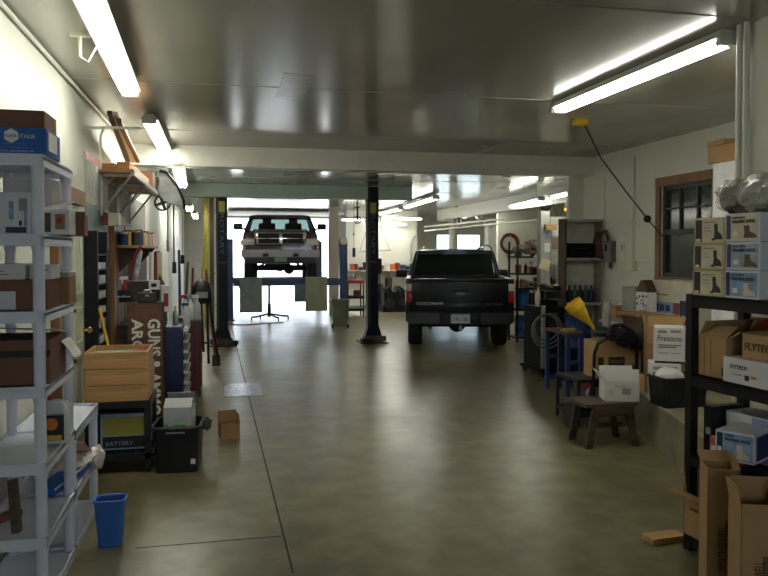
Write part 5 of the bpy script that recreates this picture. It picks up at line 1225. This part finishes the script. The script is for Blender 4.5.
# step stool with the white open carton
A=fl(590,450); Bq=fl(638,448)
Ys=A.y; sx0,sx1=A.x,Bq.x; zS=at(610,404,Ys).z
t=thing('step_stool','low rough wooden step stool on the floor carrying a white carton','stool',((sx0+sx1)/2,Ys+.15,0))
m=M(); m.bx(sx0-.04,sx1+.02,Ys-.02,Ys+.34,zS-.03,zS,bev=.003); build('seat',m,WOODD,t,world=True)
for x_,dx in ((sx0,.06),(sx1,-.06)):
    for y_,dy in ((Ys,.03),(Ys+.32,-.03)):
        m=M(); m.prism([(x_-.03,0),(x_+.035,0),(x_+dx+.035,zS-.03),(x_+dx-.03,zS-.03)],'y',y_-.012,y_+.012); build('leg',m,WOODD,t,world=True)
for y_ in (Ys-.016,Ys+.336): m=M(); m.bx(sx0+.02,sx1-.02,y_-.008,y_+.008,zS-.10,zS-.03); build('apron',m,WOODD,t,world=True)
m=M(); m.bx(sx0+.04,sx1-.04,Ys+.14,Ys+.17,.14,.18); build('stretcher',m,WOODD,t,world=True)
ub('carton','white printed open carton on the low wooden stool',611,642,382,402.5,Ys+.03,.22,BOXW,z=zS+.001,rz=R(-16),flaps={'f':80,'b':100,'l':125},prints=[('p','f',.12,.3,.15,.3,TAN),('p','f',.5,.35,.25,.3,GREY),('t','f',.3,.7,.3,.1,GREY,'FRAGILE')])
carton('carton','small brown carton with curled flaps behind the white open carton',(fl(646,391,Z).x,fl(646,391,Z).y,Z),(.13,.12,.16),R(15),CARDK,flaps={'f':120,'r':110})
# ---- on the ledge ----
Z=LZ+.001
def lb(name,label,u0,u1,v0,v1,dep,ma,zb=Z,**k):
    """front face with its base on the ledge (v1 = base line)"""
    p=fl((u0+u1)/2,v1,zb); return ub(name,label,u0,u1,v0,v1,p.y,dep,ma,z=zb,**k)
PI=lambda: [('t','f',.10,.62,.80,.16,BLKINK,'Prestone'),('p','f',.10,.84,.30,.08,GREY),('p','f',.52,.86,.35,.07,GREY),('p','f',.12,.50,.76,.02,BLKINK),('p','f',.12,.44,.6,.02,BLKINK),('p','f',.12,.28,.35,.02,GREY),('p','f',.55,.28,.3,.02,GREY),('p','f',0,.0,1,.06,BLKINK)]
p1=fl(676,404,Z); YP1=p1.y
c,s=pb(661,690,364,404,YP1,.25)
carton('carton','lower white antifreeze carton of the stack of two on the ledge',(c[0]-.02,c[1],Z),(s[0]*.9,s[1],s[2]),R(-28),BOXW,prints=PI(),group='stacked antifreeze cartons')
c2,s2=pb(664,692,329,365,YP1,.25)
carton('carton','upper white antifreeze carton of the stack of two on the ledge',(c2[0],c2[1],Z+s[2]+.001),(s2[0]*.9,s2[1],s2[2]),R(-30),BOXW,prints=PI(),group='stacked antifreeze cartons')
# brown cartons behind
c,s=pb(655,690,345,400,YP1+.35,.35); zt0=at(670,345,YP1+.35).z
carton('carton','brown carton standing on the ledge behind the antifreeze stack',(c[0]+.02,c[1],Z),(s[0]*.9,.24,zt0-Z),R(-25),CARD)
c,s=pb(655,690,318,345,YP1+.35,.35)
carton('carton','brown carton with raised flaps on top of the stack behind the antifreeze',(c[0]+.02,c[1],zt0+.001),(s[0]*.86,.22,s[2]*.6),R(-24),CARDK,flaps={'f':75,'b':80,'r':110,'l':100},prints=[('p','f',.2,.2,.2,.4,ORANGE)])
c,s=pb(641,658,318,395,YP1+.85,.30)
t=thing('cabinet','narrow brown wooden cabinet with overhanging top on the ledge','cabinet',(c[0],c[1],Z)); w,d,h=s[0],.35,at(645,318,YP1+.75).z-Z
m=M(); m.box((0,0,h/2),(w,d,h)); build('body',m,WOODD,t); m=M(); m.box((0,0,h+.015),(w+.10,d+.05,.03)); build('top',m,WOODT,t); m=M(); m.box((0,-d/2-.005,h*.5),(w*.8,.01,h*.85)); build('door',m,WOODT,t)
tool('jug','dark green jug on the ledge beside the brown cabinet','jug',(fl(652,394,Z).x+.02,fl(652,386,Z).y,Z),'bottle',DGREEN,BOXW,1.25)
# black tote with bag near front
p=fl(690,409,Z); c,s=pb(667,712,377,409,p.y,.30)
t=thing('storage_tote','black plastic tote on the ledge with a white bag bulging out','tote',(c[0],c[1],Z)); w,d,h=s[0],.28,s[2]*.95
m=M(); m.loft([[(x*w*k/.2,y*d*k/.2,z) for x,y in rrect(.2,.2,.02)] for z,k in ((0,.9),(h,1))]+[[(x*w*k/.2,y*d*k/.2,z) for x,y in rrect(.2,.2,.02)] for z,k in ((h,.96),(.02,.86))]); build('body',m,BLACKP,t); m=M(); m.tube([(x*w*1.01/.2,y*d*1.01/.2,h-.01) for x,y in rrect(.2,.2,.02)],.010,closed=True); build('rim',m,BLACKP,t); m=M(); m.box((0,-d/2-.003,h*.5),(.02,.004,h*.4)); build('label',m,MAROON,t)
m=M(); m.blob((c[0]-w*.2,c[1],Z+h*.95),(w*.28,d*.38,.085),3,.05); m.blob((c[0]-w*.05,c[1]+.05,Z+h*.9),(w*.25,d*.3,.07),3,.05); tag(build('white_bag',m,mat('white_film_bag',(.6,.6,.6),.3,var=.1),smooth=True),'white plastic bag bulging from the black tote on the ledge','bag')
# wall bench at ledge back with tub, milk carton box, printer box
zt_=ax(640,322,5.0).z; yA=ax(690,322,4.7).y; yB=ax(612,322,4.9).y
t=thing('long_bench','long white topped bench along the right wall behind the cartons','bench',(5.05,(yA+yB)/2,0))
m=M(); m.bx(4.72,XW-.02,yA,yB,zt_-.04,zt_); build('top',m,LGREY,t,world=True)
for y_ in (yA+.1,(yA+yB)/2,yB-.1): m=M(); m.bx(4.76,4.82,y_-.03,y_+.03,LZ,zt_-.04); build('leg',m,WOODD,t,world=True)
def onbench(name,label,u0,u1,v0,X,dep,ma,**k):
    """stands on the bench, front face facing the aisle at plane X"""
    A=ax(u1,v0,X); B=ax(u0,v0,X); 
    return carton(name,label,((X+dep/2),(A.y+B.y)/2,zt_+.001),(dep,B.y-A.y,ax((u0+u1)/2,v0,X).z-zt_),0,ma,**k)
onbench('storage_tub','clear grey plastic tub with a maroon base on the white topped bench',622,635,287,4.95,.3,mat('cloudy_plastic',(.33,.36,.31),.35),cat='tub',prints=[('p','l',.02,.0,.96,.28,MAROON)])
t=onbench('carton','tall gable topped carton with a dark floral pattern on the bench',636,648,292,4.80,.12,BOXW,prints=[])
A=ax(642,292,4.8); m=M(); 
w_=.12; yy0,yy1=ax(648,292,4.8).y,ax(636,292,4.8).y; ztc=ax(642,292,4.8).z
m.prism([(yy0,ztc),(yy1,ztc),((yy0+yy1)/2+.02,ztc+.14),((yy0+yy1)/2-.02,ztc+.14)],'x',4.80,4.92); build('gable_top',m,BROWN,t,world=True)
random.seed(4)
m=M()
for k in range(36): yq=random.uniform(yy0+.015,yy1-.015); zq=random.uniform(zt_+.03,ztc-.02); m.box((4.798,yq,zq),(.003,random.uniform(.01,.03),random.uniform(.01,.03)),rx=random.uniform(0,3))
build('floral_print',m,MAROON,t,world=True)
onbench('carton','large white printer carton with a blue picture band on the bench under the window',653,692,281,4.95,.35,mat('offwhite_box',(.60,.56,.44),.7),prints=[('p','l',.02,.30,.96,.24,SKYB),('p','l',.05,.34,.12,.14,BLUE),('p','l',.20,.34,.12,.14,BLUE),('p','l',.35,.34,.12,.14,BLUE),('p','l',.55,.30,.15,.24,MAROON),('t','l',.08,.66,.35,.07,BROWN,'Photo printer'),('p','l',.72,.1,.2,.5,NAVY)])
onbench('carton','small brown kraft carton beside the silver can on the bench',606,616,306,4.95,.2,CARDK)
tool('spray_can','white aerosol on the bench by the wall outlet','can',(5.15,ax(619,310,5.15).y+.0,zt_+.001),'bottle',BOXW,TAN,.9)
# tall white cabinet with brown cartons on top
X=4.86; A=ax(745,165,X); B=ax(712,163,X); zc1=ax(713,164,X).z
t=thing('tall_cabinet','tall white cabinet against the right wall beside the window','cabinet',(5.1,(A.y+B.y)/2,LZ))
m=M(); m.bx(X,XW-.01,A.y-.3,B.y,LZ+.01,zc1,bev=.004); build('body',m,mat('cabinet_white',(.85,.86,.85),.35),t,world=True); m=M(); m.bx(X-.015,X,A.y-.28,B.y-.02,LZ+.1,zc1-.02); build('door',m,mat('cabinet_white',(0,0,0)),t,world=True); m=M(); m.bx(X-.03,X-.015,A.y-.2,A.y-.17,1.3,1.5); build('handle',m,STEEL,t,world=True)
y_=B.y
carton('carton','wide brown carton lying on top of the tall white cabinet',(5.05,y_-.25,zc1+.001),(.40,.62,.17),R(4),CARDK)
carton('carton','flat brown carton stacked at the left end on the tall cabinet pile',(5.0,y_-.10,zc1+.173),(.36,.30,.05),R(-5),CARDK)
carton('carton','small brown carton stacked at the right end on the tall cabinet pile',(5.05,y_-.45,zc1+.173),(.34,.32,.09),R(3),CARD)
# ---- electric cord from ceiling to the window with a ball ----
t=thing('pull_cord','black drop cord with a round ball slanting across the right wall','cord',at(647,219,6.8))
pts=[at(581,120,7.3),at(600,158,7.5),at(624,190,7.7),at(647,219,7.9),at(663,237,8.1)]
m=M(); m.tube([Vector((pts[0].x-.05,pts[0].y,3.08))]+pts,.008); build('cord',m,CABLE,t,world=True); m=M(); m.blob(pts[3],(.045,.045,.045),3); build('ball',m,BLACK,t,world=True,smooth=True)
p=at(579,114,7.15); m=M(); m.box((p.x,p.y,HC-.026),(.14,.10,.05)); tag(build('junction_block',m,YELLOW),'small yellow block under the far end of the large bare fluorescent light','block')
t=thing('ceiling_clamp','dark curved clamp with cream handle hanging at the end of the large light','clamp',at(557,95,6.6))
m=M(); m.tube([at(u,v,6.6) for u,v in ((556,77),(553,84),(553,95),(556,104),(560,103),(562,96),(561,88),(557,82))],.022); build('clamp',m,BLACKP,t,world=True); m=M(); m.tube([at(u,v,6.6) for u,v in ((559,86),(562,94),(560,101))],.022); build('handle',m,TRIMW,t,world=True); m=M(); p=at(556,77,6.6); m.cyl(p,(p.x,p.y,HC),.008); build('hook',m,STEEL,t,world=True)
# conduits at near wall corner
for i,(x_,l) in enumerate(((XN-.03,'left'),(XN-.03,'right'))):
    yy=YJ-.03-.062*i if True else 0
    m=M(); m.cyl((XN-.035,yy,.0),(XN-.035,yy,HC),.020,n=14); tag(build('conduit',m,TRIMW,smooth=True),'vertical painted conduit at the near wall corner, %s of the pair'%l,'pipe','conduit pair at the near corner')
# ================= BLACK SHELF =================
A=fl(691,251+F*EYE/4.22); O=Vector((2.60,3.74,0)); RZB=R(6)
T=thing('black_shelving','black steel shelving unit at the right edge loaded with boxes','shelving unit',O,RZB)
LS=1.30; DS=.42; LV=[.10,.565,1.02,1.47]
for z in LV: m=M(); m.bx(0,DS,-LS,0,z-.02,z); m.bx(0,.03,-LS,0,z-.07,z); m.bx(DS-.03,DS,-LS,0,z-.07,z); m.bx(0,DS,-.03,0,z-.07,z); m.bx(0,DS,-LS,-LS+.03,z-.07,z); build('shelf',m,BLACK,T)
for x_ in (0,DS-.045):
    for y_ in (-.045,-LS): m=M(); m.bx(x_-.003,x_+.048,y_-.0,y_+.048,0,1.475); build('post',m,BLACK,T)
def onsh(name,label,y0,y1,x0,x1,lvl,h,ma,rz=0,dz=0,**k):
    """y0..y1 along the shelf measured from the far post towards the camera"""
    lc=Vector(((x0+x1)/2,-(y0+y1)/2,0)); w=WM[T.name]@lc
    return carton(name,label,(w.x,w.y,LV[lvl]+.001+dz),(x1-x0,y1-y0,h),RZB+rz,ma,**k)
BT=mat('boot_box_tan',(.55,.44,.24),.7,var=.06)
ypos=[(.02,.27),(.275,.54)]
def ysh(u): # distance along the shelf front face for a pixel column
    best=0; 
    for k in range(1400):
        w=WM[T.name]@Vector((.02,-k*.001,0)); cx=w.x*cs-w.y*sn; d=w.x*sn+w.y*cs
        if 384+F*cx/d>=u: return k*.001
    return 1.3
yA,yB,yC=ysh(695.5),ysh(727.5),ysh(763)
BG='boot boxes stacked on the black shelving'
names=['lowest','middle','topmost']
boot=lambda s: [(.10,.12),(.55,.12)]
def boot_shape(t,size,a,b,w,h,ma):
    """side outline of a boot on the aisle face"""
    mx=face_mx(size,'l',a,b,.003)
    pts=[(.02,.98),(.42,1.0),(.46,.52),(.82,.34),(1.0,.16),(1.0,.0),(.05,.0),(.0,.10),(.08,.40)]
    m=M(); m.prism([(x*w,y*h) for x,y in pts],'z',-.0008,.0008)
    for v in m.bm.verts: v.co=mx@v.co
    return build('boot_picture',m,ma,t)
for i in range(3):
    h=.143; sz=(.36,yB-yA-.006,h)
    t=onsh('boot_box','%s tan boot box in the far column on the black shelving, dark sock boot printed'%names[i],yA,yB-.006,.0+.004*i,.36+.004*i,3,h,BT,dz=i*.1445,group=BG,
      prints=[('p','l',.06,.08,.20,.84,BLKINK),('p','l',.28,.08,.66,.84,TAN),('t','l',.34,.80,.40,.06,GREY,'HIKING BOOT'),('p','l',.34,.60,.2,.03,GREY),('p','l',.34,.48,.25,.03,GREY),('p','l',.60,.12,.1,.08,BLKINK),('p','l',.10,.10,.12,.09,WHTINK)])
    boot_shape(t,sz,.66*sz[1],.16*h,.26*sz[1],.60*h,BLKINK)
    sz=(.36,yC-yB-.004,.15)
    t=onsh('shoe_box',['pale blue walking shoe box at the bottom of the near column, tan boot printed','grey blue walking shoe box in the middle of the near column','white walking shoe box on top of the near column, brown boot printed'][i],yB,yC-.004,.0+.005*(i%2),.36+.005*(i%2),3,.148,BOXW,dz=i*.1495,group=BG,
      prints=[('p','l',.05,.08,.12,.84,BLUE if i else NAVY),('p','l',.19,.08,.76,.84,[SKYB,mat('grey_blue_print',(.30,.36,.42),.6,var=.3,scale=25),TAN][i]),('t','l',.22,.80,.38,.07,BLUE,'WATER PROOF'),('t','l',.22,.64,.66,.12,BLKINK,'WALKING SHOES'),('p','l',.26,.2,.14,.16,WHTINK),('p','r',.05,.1,.5,.8,LAV)])
    boot_shape(t,sz,.56*sz[1],.12*.148,.36*sz[1],.44*.148,BROWN if i else TAN)
yD=yC+.02
for i,(h,l,ma) in enumerate(((.20,'lower',BOXW),(.18,'upper',LGREY))):
    onsh('shoe_box','%s pale shoe box of the cut off stack at the right frame edge'%l,yD,yD+.30,.05,.40,3,h,ma,dz=i*.202,group=BG,prints=[('p','l',.04,.1,.3,.8,SKYB)])
# plastic bags on top
t=thing('plastic_bag','crumpled clear plastic bags of brown goods on top of the boot boxes','bag',WM[T.name]@Vector((.2,-.35,LV[3]+.45)))
zt9=LV[3]+.45
rw=WM[T.name]
m=M()
for (y,x,sx,sy,sz_) in ((.22,.16,.10,.10,.085),(.36,.20,.11,.10,.08),(.50,.18,.10,.10,.07)): m.blob(rw@Vector((x,-y,zt9+sz_)),(sx,sy,sz_),2,.14)
build('contents',m,mat('bag_contents',(.10,.07,.045),.7,var=.6,scale=12),t,world=True,smooth=True)
for k,(y,x,s_) in enumerate(((.22,.16,1),(.38,.17,1.05),(.52,.16,.95))):
    m=M(); m.blob(rw@Vector((x,-y,zt9+.10*s_)),(.12*s_,.13*s_,.10*s_),3,.13); build('film',m,mat('thin_bag_film',(.50,.49,.44),.25,var=.25,scale=9,alpha=.45) if k!=1 else mat('bag_film',(.42,.42,.37),.3,var=.25,scale=9),t,world=True)
# shelf level 2 items (z 1.02)
def YS(u): return ysh(u)
a_,b_=YS(698),YS(726)
onsh('carton','brown open carton with raised dark flaps on the middle black shelf',a_,b_,.03,.38,2,.22,CARDK,flaps={'f':150,'b':60,'l':40,'r':100},prints=[('p','l',.22,.02,.008,.95,CARDD),('p','l',.45,.15,.012,.8,CARDD),('p','l',.85,.08,.1,.2,BLKINK)])
a_,b_=YS(727),YS(727)+.46
fb=onsh('carton','white long carton lettered in black on the middle black shelf',a_,b_,.0,.36,2,.135,BOXW,prints=[('t','l',.12,.58,.24,.16,BLKINK,'FLYTECH'),('p','l',.33,.2,.06,.2,DSTEEL),('p','l',.42,.3,.07,.1,ORANGE),('p','l',.14,.35,.15,.03,GREY)])
onsh('carton','kraft carton lettered in black on top of the white long carton',a_+.10,b_,.03,.34,2,.13,CARDK,dz=.137,prints=[('t','l',.06,.35,.55,.3,BLKINK,'FLYTECH')])
m=M(); 
for k in range(9):
    yq=.30+.03*k; m.tube([rw@Vector((.28,-yq,1.02+.24+.0)),rw@Vector((.26+.01*(k%3),-yq+.04,1.32)),rw@Vector((.3,-yq-.03,1.36)),rw@Vector((.33,-yq,1.27))],.006)
onsh('carton','dark carton behind the open brown carton on the middle black shelf',YS(727)+.0,YS(727)+.09,.37,.40,2,.05,BLACKP)
tag(build('wire_tangle',m,RED),'tangle of red and brown wires above the open carton','wires',None,'stuff')
# lower level items (z .565)
onsh('carton','dark upright carton with white label at the far end of the lower shelf',.03,.10,.10,.32,1,.27,BLACKP,prints=[('p','l',.3,.4,.5,.14,BOXW)])
onsh('carton','long white carton with barcode on the lower black shelf, lavender end',.10,.45,.20,.40,1,.25,BOXW,rz=R(6),prints=[('p','l',.07,.18,.2,.22,GREY),('p','l',.2,.62,.5,.02,GREY),('p','l',.5,.02,.49,.95,LAV)])
for i,(y,ma,l) in enumerate(((.135,mat('red_white_print',(.5,.15,.12),.6,var=.5,scale=30),'red and white'),(.20,YELLOW,'yellow'),(.26,ORANGE,'orange'))):
    onsh('spark_plug_box','%s small parts box in front of the long white carton'%l,y,y+.055,.05,.13,1,.12-.01*i,ma,group='small parts boxes on the lower shelf',prints=[('p','l',.2,.3,.6,.3,BOXW)])
sz=(.14,.30,.15)
t=onsh('shoe_box','walking shoe box resting turned at the shelf edge over the tall cartons',.24,.44,-.04,.24,1,.155,BOXW,rz=R(24),dz=.05,prints=[('p','l',.05,.08,.15,.84,NAVY),('p','l',.07,.2,.1,.25,WHTINK),('p','l',.07,.55,.1,.3,DGREEN),('p','l',.23,.06,.73,.88,SKYB),('t','l',.26,.84,.25,.06,BLUE,'WATER PROOF'),('t','l',.26,.68,.64,.11,BLKINK,'WALKING SHOES'),('p','f',.1,.1,.8,.8,NAVY)])
boot_shape(t,(.28,.20,.155),.11,.018,.07,.075,TAN)
# bottom shelf carton with open flap and black tray, plank on floor
w=fl(690,545); 
onsh('carton','low open brown carton on the floor under the black shelving, one flap toward the aisle',.02,.32,-.02,.36,0,.24,CARDK,dz=0,flaps={'l':165,'f':110,'b':95},prints=[('p','l',.15,.62,.5,.07,CARDD)])
onsh('parts_tray','dark tray standing inside reach behind the open carton flap',.04,.30,.37,.41,0,.20,BLACKP)
p=fl(652,547); q=fl(684,541)
plank('short pale plank lying on the floor at the foot of the black shelving',(p.x,p.y+.02,.02),(q.x-.01,q.y-.0,.02),.10,.035)
# tall cartons standing in the aisle side
def tallc(label,u0,u1,vt,d,sz,rz,txt,tilt=0):
    p=fl((u0+u1)/2,251+F*EYE/d); 
    t=carton('tall_carton',label,(p.x,p.y,0),sz,rz,CARDK,flaps={'b':150,'r':70} if not tilt else {'l':100,'r':95,'b':80},prints=[('p','f',.55,.20,.36,.42,CARDD),('t','f',.60,.24,.26,.34,BLKINK,txt,90)],group='tall cartons beside the black shelving')
    return t
pq=WM[T.name]@Vector((-.14,-.40,0))
tallc('tall narrow brown carton with upright dark lettering, farther of the two by the shelving',706,738,455,3.62,(.15,.15,.66),R(-22),'WEATHERWELL')
tallc('tall wide brown carton with upright dark lettering, nearest at the right edge',740,775,478,3.30,(.17,.17,.60),R(-20),'WEATHERWELL',1)

# ---- extra clutter between the wire rack and the grey shelving ----
Yk=12.55
a=at(533,320,Yk).x; b=at(541,320,Yk).x; b2=at(560,320,Yk).x
t=thing('roller_cabinet','black roller tool cabinet with a red top drawer behind the welder','cabinet',((b+b2)/2,Yk+.0,0))
m=M(); m.bx(b+.02,b2,11.9,12.38,.08,.95); build('body',m,BLACKM,t,world=True)
for k in range(5): m=M(); m.bx(b+.04,b2-.02,11.885,11.90,.14+.15*k,.27+.15*k); q=build('drawer',m,RED if k==4 else BLACKM,t,world=True); m=M(); m.bx(b+.10,b2-.08,11.872,11.885,.245+.15*k,.258+.15*k); build('handle',m,STEEL,q,world=True)
for x_ in (b+.07,b2-.05):
    for y_ in (11.95,12.33): m=M(); m.cyl((x_-.015,y_,.04),(x_+.015,y_,.04),.04); build('caster',m,RUBBER,t,world=True)
xx=b+.06
for i,(nm,ma,w,h,kind) in enumerate((('white speckled',BOXW,.11,.17,0),('orange',ORANGE,.10,.14,0),('tan stained',CARDK,.13,.20,0),('dark grey',DSTEEL,.09,.11,0))):
    if xx+w>b2: break
    carton('parts_box','%s parts box standing on the black roller cabinet'%nm,(xx+w/2,12.1,.951),(w,.2,h),R(6*i-8),ma,prints=[('p','f',.15,.3,.6,.3,[GREY,BOXW,BROWN,YELLOW][i])],group='boxes on the roller cabinet'); xx+=w+.015
random.seed(31)
for i,(u,v,nm,ma,w,h) in enumerate(((519,243,'white',BOXW,.16,.12),(527,270,'red',RED,.2,.10),(533,262,'pale',LGREY,.12,.13))):
    pass
# pipe stand bar leaning by the post
for i,(u0,v0,u1,v1,ma,nm) in enumerate(((556,262,556,318,STEEL,'silver'),(560,258,561,318,DSTEEL,'dark'),(534,285,536,330,BROWN,'brown'))):
    p=at(u0,v0,12.42 if i<2 else 12.3); q=at(u1,v1,11.0); q=Vector((p.x+.02,p.y-.02,.955 if i<2 else .01))
    m=M(); m.cyl(p,q,.018); m.cyl(p,p+Vector((0,0,.02)),.022); tag(build('bar_stock',m,ma),'%s upright bar standing among the clutter right of the wire rack'%nm,'bar')
